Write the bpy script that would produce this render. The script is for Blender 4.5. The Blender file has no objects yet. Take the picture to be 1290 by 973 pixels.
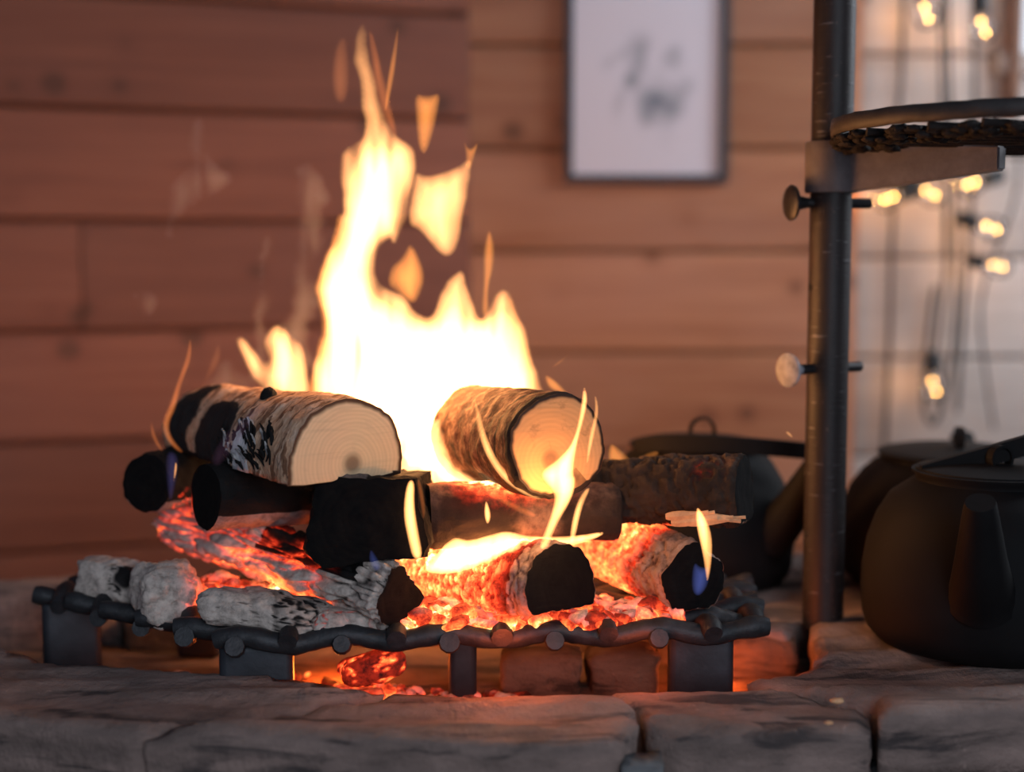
import bpy, bmesh, math, random
import numpy as np
from mathutils import Vector, Matrix, noise, geometry

C = bpy.context.scene.collection
SC = bpy.context.scene
rnd = random.Random(7)

# ------------------------------------------------------------------ camera
F = 1792.0                      # focal length in pixels (50 mm on 36 mm, 1290 px)
PITCH = math.radians(5.3)
CAMZ = 0.87
cam_data = bpy.data.cameras.new('camera')
cam = bpy.data.objects.new('camera', cam_data)
C.objects.link(cam)
cam.location = (0, 0, CAMZ)
cam.rotation_euler = (math.radians(90) - PITCH, 0, 0)
cam_data.lens = 50.0
cam_data.sensor_width = 36.0
cam_data.clip_start = 0.05
cam_data.dof.use_dof = True
cam_data.dof.focus_distance = 1.41
cam_data.dof.aperture_fstop = 1.6
SC.camera = cam

# ------------------------------------------------------------------ world, daylight, exposure
SC.view_settings.view_transform = 'Standard'
SC.view_settings.look = 'None'
SC.view_settings.exposure = 0.0
SC.view_settings.gamma = 1.0
SC.view_settings.use_curve_mapping = False
SC.cycles.max_bounces = 6
SC.cycles.diffuse_bounces = 3
SC.cycles.glossy_bounces = 3
SC.cycles.volume_bounces = 0
SC.cycles.transparent_max_bounces = 24
SC.cycles.sample_clamp_indirect = 3.0
SC.cycles.caustics_reflective = False
SC.cycles.caustics_refractive = False

world = bpy.data.worlds.new('world')
SC.world = world
world.use_nodes = True
bg = world.node_tree.nodes['Background']
bg.inputs[0].default_value = (0.62, 0.72, 1.0, 1)
bg.inputs[1].default_value = 0.10


def area(name, loc, target, sx, sy, power, col):
    l = bpy.data.lights.new(name, 'AREA')
    l.shape = 'RECTANGLE'; l.size = sx; l.size_y = sy
    l.energy = power; l.color = col
    o = bpy.data.objects.new(name, l); C.objects.link(o)
    o.location = loc
    o.rotation_euler = (Vector(target) - Vector(loc)).to_track_quat('-Z', 'Y').to_euler()
    return o


def point(name, loc, power, col, r):
    l = bpy.data.lights.new(name, 'POINT')
    l.energy = power; l.color = col; l.shadow_soft_size = r
    o = bpy.data.objects.new(name, l); C.objects.link(o); o.location = loc
    return o


# daylight through the window on the right and the doorway behind the camera
area('daylight_window_right', (1.75, 2.05, 1.5), (0.75, 2.8, 0.95), 0.8, 0.9, 24.0, (0.86, 0.92, 1.0))
area('daylight_doorway', (0.7, -1.4, 1.35), (0.0, 1.6, 0.7), 1.2, 1.6, 34.0, (0.78, 0.87, 1.0))


def P(px, py, d):
    """pixel of the 1290x973 frame at world depth y = d -> world point"""
    a = (px - 645.0) / F
    b = (486.5 - py) / F
    dx = a
    dy = math.cos(PITCH) + b * math.sin(PITCH)
    dz = -math.sin(PITCH) + b * math.cos(PITCH)
    s = d / dy
    return Vector((dx * s, d, CAMZ + dz * s))


FIRE = (1.0, 0.43, 0.14)
point('fire_light_core', P(545, 430, 1.56), 2.6, FIRE, 0.05)
point('fire_light_high', P(500, 250, 1.57), 1.2, FIRE, 0.04)
point('fire_light_back', P(420, 500, 1.74), 1.0, FIRE, 0.05)
point('fire_light_right', P(640, 470, 1.58), 1.0, FIRE, 0.03)
point('fire_light_front', P(700, 640, 1.335), 0.40, FIRE, 0.01)
point('ember_light', P(420, 850, 1.52), 1.1, (1.0, 0.16, 0.02), 0.02)
point('ember_light_right', P(905, 838, 1.50), 0.45, (1.0, 0.18, 0.03), 0.02)
point('ember_light_front', P(640, 822, 1.33), 0.26, (1.0, 0.14, 0.035), 0.02)
point('ember_light_front_right', P(810, 822, 1.35), 0.12, (1.0, 0.15, 0.04), 0.02)
point('ember_light_bed', P(330, 745, 1.44), 0.12, (1.0, 0.2, 0.04), 0.01)


# ------------------------------------------------------------------ node helpers
class NT:
    def __init__(self, name):
        self.m = bpy.data.materials.new(name)
        self.m.use_nodes = True
        self.t = self.m.node_tree
        self.n = self.t.nodes
        for x in list(self.n):
            self.n.remove(x)
        self.out = self.n.new('ShaderNodeOutputMaterial')

    def node(self, kind, **kw):
        x = self.n.new('ShaderNode' + kind)
        for k, v in kw.items():
            setattr(x, k, v)
        return x

    def link(self, a, b):
        self.t.links.new(a, b)

    def put(self, sock, v):
        if isinstance(v, bpy.types.NodeSocket):
            self.link(v, sock)
        elif isinstance(v, (tuple, list)) and len(v) == 3 and sock.type == 'RGBA':
            sock.default_value = (*v, 1)
        else:
            sock.default_value = v

    def pbsdf(self, col, rough=0.6, metal=0.0, emit=None, estr=0.0, bump=None, spec=0.5):
        b = self.node('BsdfPrincipled')
        self.put(b.inputs['Base Color'], col)
        self.put(b.inputs['Roughness'], rough)
        self.put(b.inputs['Metallic'], metal)
        b.inputs['Specular IOR Level'].default_value = spec
        if emit is not None:
            self.put(b.inputs['Emission Color'], emit)
            self.put(b.inputs['Emission Strength'], estr)
        if bump is not None:
            self.link(bump, b.inputs['Normal'])
        self.link(b.outputs[0], self.out.inputs[0])
        return b

    def coord(self, which='Object'):
        return self.node('TexCoord').outputs[which]

    def mapping(self, vec, scale=(1, 1, 1), loc=(0, 0, 0), rot=(0, 0, 0)):
        m = self.node('Mapping')
        self.link(vec, m.inputs[0])
        self.put(m.inputs['Location'], loc)
        m.inputs['Scale'].default_value = scale
        m.inputs['Rotation'].default_value = rot
        return m.outputs[0]

    def noise(self, vec, scale, detail=4, rough=0.55, dist=0.0):
        x = self.node('TexNoise')
        self.link(vec, x.inputs['Vector'])
        x.inputs['Scale'].default_value = scale
        x.inputs['Detail'].default_value = detail
        x.inputs['Roughness'].default_value = rough
        x.inputs['Distortion'].default_value = dist
        return x.outputs['Fac']

    def voro(self, vec, scale, feature='F1', rand=1.0):
        x = self.node('TexVoronoi', feature=feature)
        self.link(vec, x.inputs['Vector'])
        x.inputs['Scale'].default_value = scale
        x.inputs['Randomness'].default_value = rand
        return x.outputs['Distance']

    def ramp(self, fac, stops, interp='LINEAR'):
        r = self.node('ValToRGB')
        self.link(fac, r.inputs[0])
        e = r.color_ramp.elements
        r.color_ramp.interpolation = interp
        while len(e) > 1:
            e.remove(e[-1])
        e[0].position = stops[0][0]
        e[0].color = (*stops[0][1], 1)
        for (p, c) in stops[1:]:
            e.new(p).color = (*c, 1)
        return r.outputs[0]

    def mix(self, fac, a, b, mode='MIX'):
        m = self.node('Mix', data_type='RGBA', blend_type=mode)
        self.put(m.inputs[0], fac)
        self.put(m.inputs[6], a)
        self.put(m.inputs[7], b)
        return m.outputs[2]

    def math(self, op, a, b=0.0, clamp=False):
        m = self.node('Math', operation=op, use_clamp=clamp)
        self.put(m.inputs[0], a)
        self.put(m.inputs[1], b)
        return m.outputs[0]

    def mrange(self, v, a, b, c=0.0, d=1.0):
        m = self.node('MapRange', interpolation_type='SMOOTHSTEP')
        self.put(m.inputs[0], v)
        for i, x in enumerate((a, b, c, d)):
            m.inputs[i + 1].default_value = x
        return m.outputs[0]

    def bump(self, h, strength=0.3, dist=0.01):
        b = self.node('Bump')
        self.link(h, b.inputs['Height'])
        b.inputs['Strength'].default_value = strength
        b.inputs['Distance'].default_value = dist
        return b.outputs[0]

    def attr(self, name):
        return self.node('Attribute', attribute_name=name).outputs['Fac']


def mat_timber(name, dark, light, grey):
    t = NT(name)
    pos = t.node('NewGeometry').outputs['Position']
    ri = t.node('ObjectInfo').outputs['Random']
    off = t.node('CombineXYZ')
    t.link(t.math('MULTIPLY', ri, 37.0), off.inputs[0]); t.link(t.math('MULTIPLY', ri, 11.0), off.inputs[1])
    va = t.node('VectorMath', operation='ADD')
    t.link(pos, va.inputs[0]); t.link(off.outputs[0], va.inputs[1])
    p = va.outputs[0]
    g = t.noise(t.mapping(p, (1.2, 1.2, 22)), 2.0, 6, 0.6, 0.6)
    col = t.ramp(g, [(0.25, dark), (0.72, light)])
    big = t.noise(t.mapping(p, (1.0, 1.0, 2.2)), 1.6, 3)
    col = t.mix(t.mrange(big, 0.4, 0.75, 0.0, 0.55), col, grey)
    k = t.voro(t.mapping(p, (1.0, 1.0, 1.15)), 6.5)
    kn = t.mrange(k, 0.10, 0.17, 0.8, 0.0)
    col = t.mix(kn, col, (0.075, 0.035, 0.02))
    halo = t.mrange(k, 0.12, 0.33, 0.35, 0.0)
    col = t.mix(halo, col, dark)
    tone = t.math('ADD', t.math('MULTIPLY', ri, 0.45), 0.78)
    tn = t.node('CombineXYZ')
    for i in range(3):
        t.link(tone, tn.inputs[i])
    col = t.mix(1.0, col, tn.outputs[0], 'MULTIPLY')
    t.pbsdf(col, 0.62, bump=t.bump(g, 0.15, 0.01), spec=0.3)
    return t.m


def mat_simple(name, col, rough=0.6, metal=0.0, nscale=30.0, var=0.35, bump=0.2, spec=0.5, bdist=0.003):
    t = NT(name)
    p = t.coord()
    n = t.noise(p, nscale, 5, 0.65)
    c2 = tuple(c * (1 - var) for c in col)
    c3 = tuple(min(1, c * (1 + var)) for c in col)
    t.pbsdf(t.ramp(n, [(0.3, c2), (0.7, c3)]), rough, metal, bump=t.bump(n, bump, bdist), spec=spec)
    return t.m


def mat_stone(name, a, b, tint):
    t = NT(name)
    p = t.node('NewGeometry').outputs['Position']
    n1 = t.noise(t.mapping(p, (1, 1.6, 3)), 9, 7, 0.65)
    n2 = t.noise(p, 55, 6, 0.7)
    n3 = t.noise(t.mapping(p, (1, 5, 6)), 5, 5, 0.62, 0.8)
    col = t.ramp(n1, [(0.28, a), (0.72, b)])
    col = t.mix(t.mrange(n3, 0.52, 0.66, 0, 0.8), col, tint)
    col = t.mix(t.mrange(n2, 0.62, 0.8, 0, 0.5), col, tuple(min(1, x * 2.2) for x in b))
    t.pbsdf(col, 0.88, bump=t.bump(n2, 0.85, 0.008), spec=0.25)
    return t.m


def mat_ember(name, char=(0.009, 0.008, 0.008), ashc=(0.78, 0.66, 0.58), power=2.2):
    """charred wood: vertex attributes ash (grey ash coat) and heat (glow)"""
    t = NT(name)
    p = t.coord()
    n = t.noise(p, 90, 6, 0.7)
    n2 = t.noise(p, 28, 4, 0.6)
    n3 = t.noise(p, 260, 3, 0.6)
    ash = t.attr('ash')
    heat = t.attr('glow')
    a = t.math('ADD', ash, t.math('MULTIPLY', t.math('SUBTRACT', n2, 0.5), 0.9), True)
    a = t.mrange(a, 0.25, 0.7)
    ashv = t.ramp(n, [(0.3, tuple(c * 0.35 for c in ashc)), (0.55, tuple(c * 0.8 for c in ashc)), (0.8, ashc)])
    charv = t.ramp(n2, [(0.3, tuple(c * 0.6 for c in char)), (0.75, tuple(c * 1.9 for c in char))])
    col = t.mix(a, charv, ashv)
    h = t.math('MULTIPLY', heat, t.mrange(n, 0.28, 0.66, 0.45, 1.15))
    em = t.ramp(h, [(0.0, (0, 0, 0)), (0.12, (0.05, 0.002, 0.0)), (0.3, (0.45, 0.02, 0.006)), (0.5, (1.0, 0.09, 0.022)),
                    (0.72, (1.0, 0.28, 0.06)), (0.9, (1.0, 0.60, 0.20)), (1.0, (1.0, 0.85, 0.5))])
    es = t.math('MULTIPLY', t.math('ADD', h, 0.25), power)
    t.pbsdf(col, 0.85, emit=em, estr=es, bump=t.bump(t.math('ADD', n, t.math('MULTIPLY', n3, 0.4)), 0.5, 0.004), spec=0.25)
    return t.m


def mat_flame(name, col, strength):
    t = NT(name)
    e = t.node('Emission')
    e.inputs[0].default_value = (*col, 1)
    e.inputs[1].default_value = strength
    t.link(e.outputs[0], t.out.inputs['Volume'])
    return t.m


def mat_smoke(name, col, dens):
    t = NT(name)
    e = t.node('VolumeScatter')
    e.inputs['Color'].default_value = (*col, 1)
    e.inputs['Density'].default_value = dens
    t.link(e.outputs[0], t.out.inputs['Volume'])
    return t.m


def mat_birch():
    t = NT('birch_bark')
    p = t.coord()                      # local: z along the log
    char = t.attr('glow')
    n = t.noise(p, 40, 6, 0.65)
    fl = t.noise(t.mapping(p, (30, 30, 90)), 1.0, 5, 0.65, 0.5)
    ln = t.noise(t.mapping(p, (16, 16, 130)), 1.0, 4, 0.6)
    col = t.ramp(n, [(0.25, (0.46, 0.21, 0.11)), (0.5, (0.76, 0.46, 0.29)), (0.75, (0.92, 0.74, 0.60))])
    col = t.mix(t.mrange(fl, 0.52, 0.57, 0, 0.85), col, (0.19, 0.075, 0.035))
    col = t.mix(t.mrange(ln, 0.60, 0.66, 0, 0.8), col, (0.06, 0.03, 0.018))
    ch = t.mrange(t.math('ADD', t.attr('ash'), t.math('MULTIPLY', t.math('SUBTRACT', n, 0.5), 0.8)), 0.4, 0.6)
    col = t.mix(ch, col, (0.018, 0.016, 0.016))
    wh = t.mrange(t.math('ADD', t.attr('glow'), t.math('MULTIPLY', t.math('SUBTRACT', fl, 0.5), 0.9)), 0.40, 0.5)
    col = t.mix(wh, col, (0.80, 0.79, 0.80))
    t.pbsdf(col, 0.7, bump=t.bump(t.math('ADD', n, fl), 0.8, 0.005), spec=0.3)
    return t.m


def mat_bark_dark():
    t = NT('rough_brown_bark')
    p = t.coord()
    n = t.noise(t.mapping(p, (1, 1, 1.6)), 55, 6, 0.7)
    ln = t.noise(t.mapping(p, (22, 22, 170)), 1.0, 4, 0.6)
    col = t.ramp(n, [(0.36, (0.035, 0.014, 0.008)), (0.5, (0.15, 0.06, 0.03)), (0.66, (0.46, 0.25, 0.15))])
    col = t.mix(t.mrange(ln, 0.58, 0.66, 0, 0.85), col, (0.03, 0.016, 0.01))
    ch = t.mrange(t.math('ADD', t.attr('ash'), t.math('MULTIPLY', t.math('SUBTRACT', n, 0.5), 0.7)), 0.4, 0.6)
    col = t.mix(ch, col, (0.02, 0.014, 0.012))
    t.pbsdf(col, 0.75, bump=t.bump(n, 0.9, 0.005), spec=0.3)
    return t.m


def mat_cut(name, base, pith, ring, seed):
    t = NT(name)
    p = t.coord()
    v = t.mapping(p, (1, 1, 0), (-pith[0], -pith[1], 0))
    nz = t.noise(t.mapping(p, (1, 1, 0), (seed, 0, 0)), 14, 4)
    ln = t.node('VectorMath', operation='LENGTH')
    t.link(v, ln.inputs[0])
    r = t.math('ADD', ln.outputs['Value'], t.math('MULTIPLY', nz, 0.010))
    w = t.math('SINE', t.math('MULTIPLY', r, ring))
    w2 = t.math('SINE', t.math('MULTIPLY', r, ring * 0.31))
    col = t.ramp(t.math('ADD', t.math('MULTIPLY', w, 0.25), 0.5),
                 [(0.25, tuple(c * 0.93 for c in base)), (0.75, base)])
    col = t.mix(t.mrange(w2, 0.4, 1.0, 0, 0.14), col, tuple(c * 0.7 for c in base))
    st = t.noise(t.mapping(p, (1, 1, 0), (seed * 2, 3, 0)), 38, 5, 0.7, 0.5)
    col = t.mix(t.mrange(st, 0.54, 0.72, 0, 0.14 if seed < 2 else 0.55), col, tuple(c * 0.42 for c in base))
    saw = t.noise(t.mapping(p, (12, 240, 1), rot=(0, 0, 0.5)), 1.0, 3)
    col = t.mix(t.mrange(saw, 0.5, 0.75, 0, 0.2), col, tuple(c * 0.55 for c in base))
    col = t.mix(t.mrange(ln.outputs['Value'], 0.004, 0.014, 0.8, 0.0), col, (0.20, 0.11, 0.06))
    edge = t.attr('edge')
    col = t.mix(t.mrange(t.math('ADD', edge, t.math('MULTIPLY', t.math('SUBTRACT', nz, 0.5), 0.06)), 0.90, 0.97), col, (0.10, 0.045, 0.022))
    ch = t.mrange(t.math('ADD', t.attr('ash'), t.math('MULTIPLY', t.math('SUBTRACT', nz, 0.5), 0.6)), 0.4, 0.65)
    col = t.mix(ch, col, (0.03, 0.017, 0.012))
    t.pbsdf(col, 0.6, bump=t.bump(saw, 0.25, 0.002), spec=0.3)
    return t.m


def mat_char_end():
    t = NT('charred_end_grain')
    p = t.coord()
    n = t.noise(p, 60, 5, 0.6)
    gr = t.noise(t.mapping(p, (50, 240, 50), rot=(0, 0, 0.9)), 1.0, 3)
    ln = t.node('VectorMath', operation='LENGTH')
    t.link(t.mapping(p, (1, 1, 0)), ln.inputs[0])
    w = t.math('SINE', t.math('MULTIPLY', t.math('ADD', ln.outputs['Value'], t.math('MULTIPLY', n, 0.02)), 700))
    col = t.ramp(t.math('ADD', t.math('MULTIPLY', w, 0.05), n), [(0.3, (0.0045, 0.004, 0.0045)), (0.9, (0.012, 0.010, 0.009))])
    b = t.math('ADD', t.math('MULTIPLY', w, 0.08), gr)
    t.pbsdf(col, 0.9, bump=t.bump(b, 0.4, 0.002), spec=0.12)
    return t.m


M = {}
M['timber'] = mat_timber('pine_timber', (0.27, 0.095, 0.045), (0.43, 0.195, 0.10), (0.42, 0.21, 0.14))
M['timber_left'] = mat_timber('pine_timber_dimmed', (0.19, 0.062, 0.037), (0.29, 0.105, 0.062), (0.25, 0.098, 0.068))  # same pine; dimmer daylight and reddish smoke veil put into the colour
M['timber_daylit'] = mat_timber('pine_timber_daylit', (0.34, 0.27, 0.235), (0.48, 0.41, 0.37), (0.50, 0.45, 0.43))  # same pine, window daylight from the right put into the paler colour
M['gap'] = mat_simple('joint_backing_wood', (0.20, 0.08, 0.045), 0.9)  # darker backing wood, seen through the board joints
M['floor'] = mat_simple('floor_boards', (0.10, 0.06, 0.04), 0.8)
M['stone'] = mat_stone('hearth_slate', (0.12, 0.092, 0.083), (0.37, 0.265, 0.23), (0.030, 0.028, 0.031))
M['stone_face'] = mat_stone('hearth_stone_rough', (0.05, 0.052, 0.056), (0.24, 0.24, 0.245), (0.06, 0.06, 0.062))
M['pit'] = mat_stone('pit_sooty_stone', (0.10, 0.05, 0.03), (0.26, 0.15, 0.10), (0.03, 0.02, 0.015))
M['iron'] = mat_simple('sooty_forged_iron', (0.030, 0.031, 0.035), 0.55, 0.35, 45, 0.5, 0.6)
M['plate'] = mat_simple('blue_black_steel', (0.030, 0.034, 0.042), 0.5, 0.3, 25, 0.4, 0.25)
M['armsteel'] = mat_simple('brown_grey_steel', (0.115, 0.100, 0.105), 0.6, 0.0, 40, 0.3, 0.3)
M['ringsteel'] = mat_simple('dark_brown_steel', (0.030, 0.024, 0.023), 0.6, 0.0, 40, 0.4, 0.4)
M['crust'] = mat_simple('burnt_crust', (0.012, 0.008, 0.007), 0.8, 0.0, 60, 0.7, 1.0, 0.3, 0.006)
M['soot'] = mat_simple('soot_black_enamel', (0.0045, 0.004, 0.0045), 0.75, 0.0, 14, 0.4, 0.25, 0.18)
M['soot2'] = mat_simple('soot_brown_enamel', (0.007, 0.0055, 0.005), 0.75, 0.0, 14, 0.4, 0.25, 0.2)
M['screw'] = mat_simple('grey_steel', (0.24, 0.235, 0.26), 0.6, 0.0, 80, 0.4, 0.4)
M['screw_dark'] = mat_simple('dark_steel', (0.035, 0.032, 0.034), 0.45, 0.6, 80, 0.4, 0.3)
M['hole'] = mat_simple('hole_dark', (0.004, 0.004, 0.004), 0.9)
M['cord'] = mat_simple('black_rubber', (0.012, 0.012, 0.013), 0.6)
M['frame'] = mat_simple('dark_picture_frame', (0.018, 0.018, 0.026), 0.5)
M['trim'] = mat_simple('brown_wood_trim', (0.16, 0.07, 0.035), 0.6)
M['embers'] = mat_ember('burning_charcoal', power=2.1)
M['hot'] = mat_ember('white_hot_charcoal', (0.03, 0.012, 0.009), (0.46, 0.32, 0.26), 3.0)
M['char'] = mat_ember('charred_wood', (0.0065, 0.006, 0.006), (0.40, 0.33, 0.30), 2.0)
M['charbrown'] = mat_ember('scorched_brown_wood', (0.030, 0.018, 0.013), (0.36, 0.20, 0.13), 2.0)
M['birch'] = mat_birch()
M['bark'] = mat_bark_dark()
M['cut_a'] = mat_cut('pale_birch_end_grain', (0.86, 0.62, 0.37), (-0.006, 0.004), 1500, 1.0)
M['cut_b'] = mat_cut('amber_birch_end_grain', (0.72, 0.38, 0.16), (0.01, -0.012), 1300, 5.0)
M['cut_char'] = mat_char_end()
M['ashflake'] = mat_simple('grey_burnt_flake', (0.34, 0.33, 0.33), 0.85, 0, 120, 0.6, 0.5)
M['splinter'] = mat_simple('pale_split_wood', (0.66, 0.38, 0.20), 0.7, 0, 60, 0.3, 0.4)
M['fl_hot'] = mat_flame('flame_yellow', (1.0, 0.43, 0.145), 105.0)
M['fl_small'] = mat_flame('flame_small_bright', (1.0, 0.42, 0.13), 330.0)
M['fl_mid'] = mat_flame('flame_orange', (1.0, 0.33, 0.065), 60.0)
M['fl_dim'] = mat_flame('flame_faint_orange', (1.0, 0.26, 0.06), 60.0)
M['fl_wisp'] = mat_flame('flame_wisp', (1.0, 0.30, 0.10), 16.0)
M['fl_blue'] = mat_flame('flame_blue', (0.20, 0.28, 1.0), 16.0)
M['fl_violet'] = mat_flame('flame_violet', (0.62, 0.26, 0.50), 3.0)
M['fl_haze'] = mat_flame('flame_blue_haze', (0.34, 0.28, 0.9), 7.0)
M['smoke'] = mat_smoke('smoke_haze', (0.95, 0.92, 0.98), 3.4)

t = NT('glowing_filament')
e = t.node('Emission'); e.inputs[0].default_value = (1.0, 0.47, 0.10, 1); e.inputs[1].default_value = 62.0
t.link(e.outputs[0], t.out.inputs[0]); M['filament'] = t.m
t = NT('window_daylight')
e = t.node('Emission'); e.inputs[0].default_value = (0.80, 0.87, 1.0, 1); e.inputs[1].default_value = 1.3
t.link(e.outputs[0], t.out.inputs[0]); M['day'] = t.m
t = NT('clear_bulb_glass')
g = t.node('BsdfGlossy'); g.inputs['Roughness'].default_value = 0.03
tr = t.node('BsdfTransparent'); fr = t.node('Fresnel'); fr.inputs[0].default_value = 1.35
mx = t.node('MixShader')
t.link(fr.outputs[0], mx.inputs[0]); t.link(tr.outputs[0], mx.inputs[1]); t.link(g.outputs[0], mx.inputs[2])
t.link(mx.outputs[0], t.out.inputs[0]); M['glass'] = t.m


def mat_pole():
    t = NT('worn_steel_pole')
    p = t.coord()
    n = t.noise(t.mapping(p, (30, 30, 5)), 1.0, 6, 0.65)
    s = t.noise(t.mapping(p, (40, 40, 420)), 1.0, 2)
    sp = t.noise(p, 160, 4, 0.7)
    col = t.ramp(n, [(0.3, (0.010, 0.008, 0.008)), (0.6, (0.026, 0.018, 0.017)), (0.8, (0.09, 0.045, 0.035))])
    col = t.mix(t.mrange(s, 0.66, 0.72, 0, 0.55), col, (0.20, 0.18, 0.19))
    col = t.mix(t.mrange(sp, 0.64, 0.72, 0, 0.5), col, (0.16, 0.10, 0.08))
    t.pbsdf(col, 0.52, 0.1, bump=t.bump(t.math('ADD', n, s), 0.3, 0.002), spec=0.35)
    return t.m


M['pole'] = mat_pole()


def mat_print():
    """white paper with grey ink-wash strokes; local x, z in metres from the sheet's centre"""
    t = NT('ink_wash_print')
    p = t.coord()
    S = 2.8 / F * 280 / 1048            # crop pixel -> metres
    cx, cz = 505, 420                   # reference crop pixel
    strokes = [(475, 205, 38, 24, 80, .30), (445, 262, 42, 22, 10, .30), (480, 250, 45, 14, 75, .35), (365, 275, 60, 10, 35, .22),
               (320, 310, 26, 12, 60, .14), (455, 345, 55, 17, 62, .55), (432, 385, 24, 14, 20, .5), (395, 440, 62, 12, 66, .24), (370, 510, 46, 13, 82, .17),
               (515, 455, 48, 26, 60, .52), (500, 520, 62, 18, 88, .50), (515, 550, 26, 18, 60, .3), (560, 470, 30, 22, 0, .35),
               (610, 475, 58, 34, 25, .42), (590, 520, 50, 24, 60, .28), (640, 500, 56, 16, 75, .33), (680, 405, 40, 20, 40, .26), (700, 420, 36, 12, 80, .16),
               (622, 285, 42, 20, 105, .48), (640, 245, 30, 12, 60, .2), (580, 385, 60, 9, 140, .14), (560, 340, 60, 8, 70, .10), (590, 590, 70, 20, 95, .10)]
    tot = None
    w = t.noise(p, 60, 4)
    for (x, y, L, W, ang, dk) in strokes:
        sh = t.node('VectorMath', operation='SUBTRACT')
        t.link(p, sh.inputs[0]); sh.inputs[1].default_value = ((x - cx) * S, 0, -(y - cz) * S)
        # rotate first, then scale: use a second mapping
        m1 = t.mapping(sh.outputs[0], (1, 1, 1), rot=(0, math.radians(ang), 0))
        m2 = t.mapping(m1, (1 / (L * 1.35 * S), 0, 1 / (W * 2.5 * S)))
        ln = t.node('VectorMath', operation='LENGTH'); t.link(m2, ln.inputs[0])
        v = t.mrange(t.math('ADD', ln.outputs['Value'], t.math('MULTIPLY', w, 0.5)), 0.40, 1.75, min(1, dk * 0.85), 0.0)
        tot = v if tot is None else t.math('ADD', tot, v, True)
    col = t.mix(tot, (0.66, 0.63, 0.70), (0.16, 0.19, 0.23))
    t.pbsdf(col, 0.5, spec=0.3)
    return t.m


M['print'] = mat_print()


# ------------------------------------------------------------------ object helpers
def link(name, me, mat=None, parent=None, smooth=True):
    if mat is not None:
        me.materials.append(mat)
    o = bpy.data.objects.new(name, me)
    C.objects.link(o)
    if parent is not None:
        o.parent = parent
    if smooth and len(me.polygons):
        me.polygons.foreach_set('use_smooth', [True] * len(me.polygons))
    return o


def pydata(name, verts, faces, mat=None, parent=None, smooth=True, attrs=None):
    me = bpy.data.meshes.new(name)
    me.from_pydata([tuple(v) for v in verts], [], [tuple(f) for f in faces])
    me.validate(); me.update()
    if attrs:
        for k, a in attrs.items():
            at = me.attributes.new(k, 'FLOAT', 'POINT')
            at.data.foreach_set('value', np.asarray(a, dtype=np.float32))
    return link(name, me, mat, parent, smooth)


def frombm(name, bm, mat=None, parent=None, smooth=True, auto=None):
    bmesh.ops.recalc_face_normals(bm, faces=bm.faces)
    me = bpy.data.meshes.new(name)
    bm.to_mesh(me); bm.free()
    o = link(name, me, mat, parent, smooth)
    if auto is not None and smooth:
        me.set_sharp_from_angle(angle=math.radians(auto))
    return o


def thing(name, label, cat, loc=(0, 0, 0), group=None, kind=None):
    o = bpy.data.objects.new(name, None)
    C.objects.link(o)
    o.location = loc
    o.empty_display_size = 0.02
    return tag(o, label, cat, group, kind)


def tag(o, label=None, cat=None, group=None, kind=None):
    if label: o['label'] = label
    if cat: o['category'] = cat
    if group: o['group'] = group
    if kind: o['kind'] = kind
    return o


def recentre(o):
    """move a top-level mesh's origin to its base"""
    me = o.data
    co = np.empty(len(me.vertices) * 3, dtype=np.float32)
    me.vertices.foreach_get('co', co)
    co = co.reshape(-1, 3)
    c = co.mean(axis=0); c[2] = co[:, 2].min()
    co -= c
    me.vertices.foreach_set('co', co.ravel())
    me.update()
    o.location = Vector([float(x) for x in c])
    return o


def box_bm(sx, sy, sz, bev=0.0, seg=2, c=(0, 0, 0)):
    bm = bmesh.new()
    bmesh.ops.create_cube(bm, size=1.0)
    for v in bm.verts:
        v.co = Vector((v.co.x * sx + c[0], v.co.y * sy + c[1], v.co.z * sz + c[2]))
    if bev > 0:
        bmesh.ops.bevel(bm, geom=bm.edges[:], offset=bev, segments=seg, affect='EDGES', profile=0.6)
    return bm


def tube(path, radii, n=12, caps=True):
    """swept tube; returns verts, faces"""
    path = [Vector(p) for p in path]
    V, Fc = [], []
    up = Vector((0, 0, 1))
    prev = None
    for i, p in enumerate(path):
        d = (path[min(i + 1, len(path) - 1)] - path[max(i - 1, 0)]).normalized()
        if prev is None:
            a = d.cross(up)
            if a.length < 1e-3: a = d.cross(Vector((1, 0, 0)))
            a.normalize()
        else:
            a = (prev - d * prev.dot(d)).normalized()
        prev = a
        b = d.cross(a)
        r = radii[i] if hasattr(radii, '__len__') else radii
        for k in range(n):
            th = 2 * math.pi * k / n
            V.append(p + (a * math.cos(th) + b * math.sin(th)) * r)
    for i in range(len(path) - 1):
        for k in range(n):
            Fc.append((i * n + k, i * n + (k + 1) % n, (i + 1) * n + (k + 1) % n, (i + 1) * n + k))
    if caps:
        Fc.append(tuple(range(n - 1, -1, -1)))
        m = (len(path) - 1) * n
        Fc.append(tuple(m + k for k in range(n)))
    return V, Fc


def tubes(name, path, radii, mat, parent=None, n=12):
    V, Fc = tube(path, radii, n)
    o = pydata(name, V, Fc, mat, parent)
    o.data.set_sharp_from_angle(angle=math.radians(48))
    return o


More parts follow.
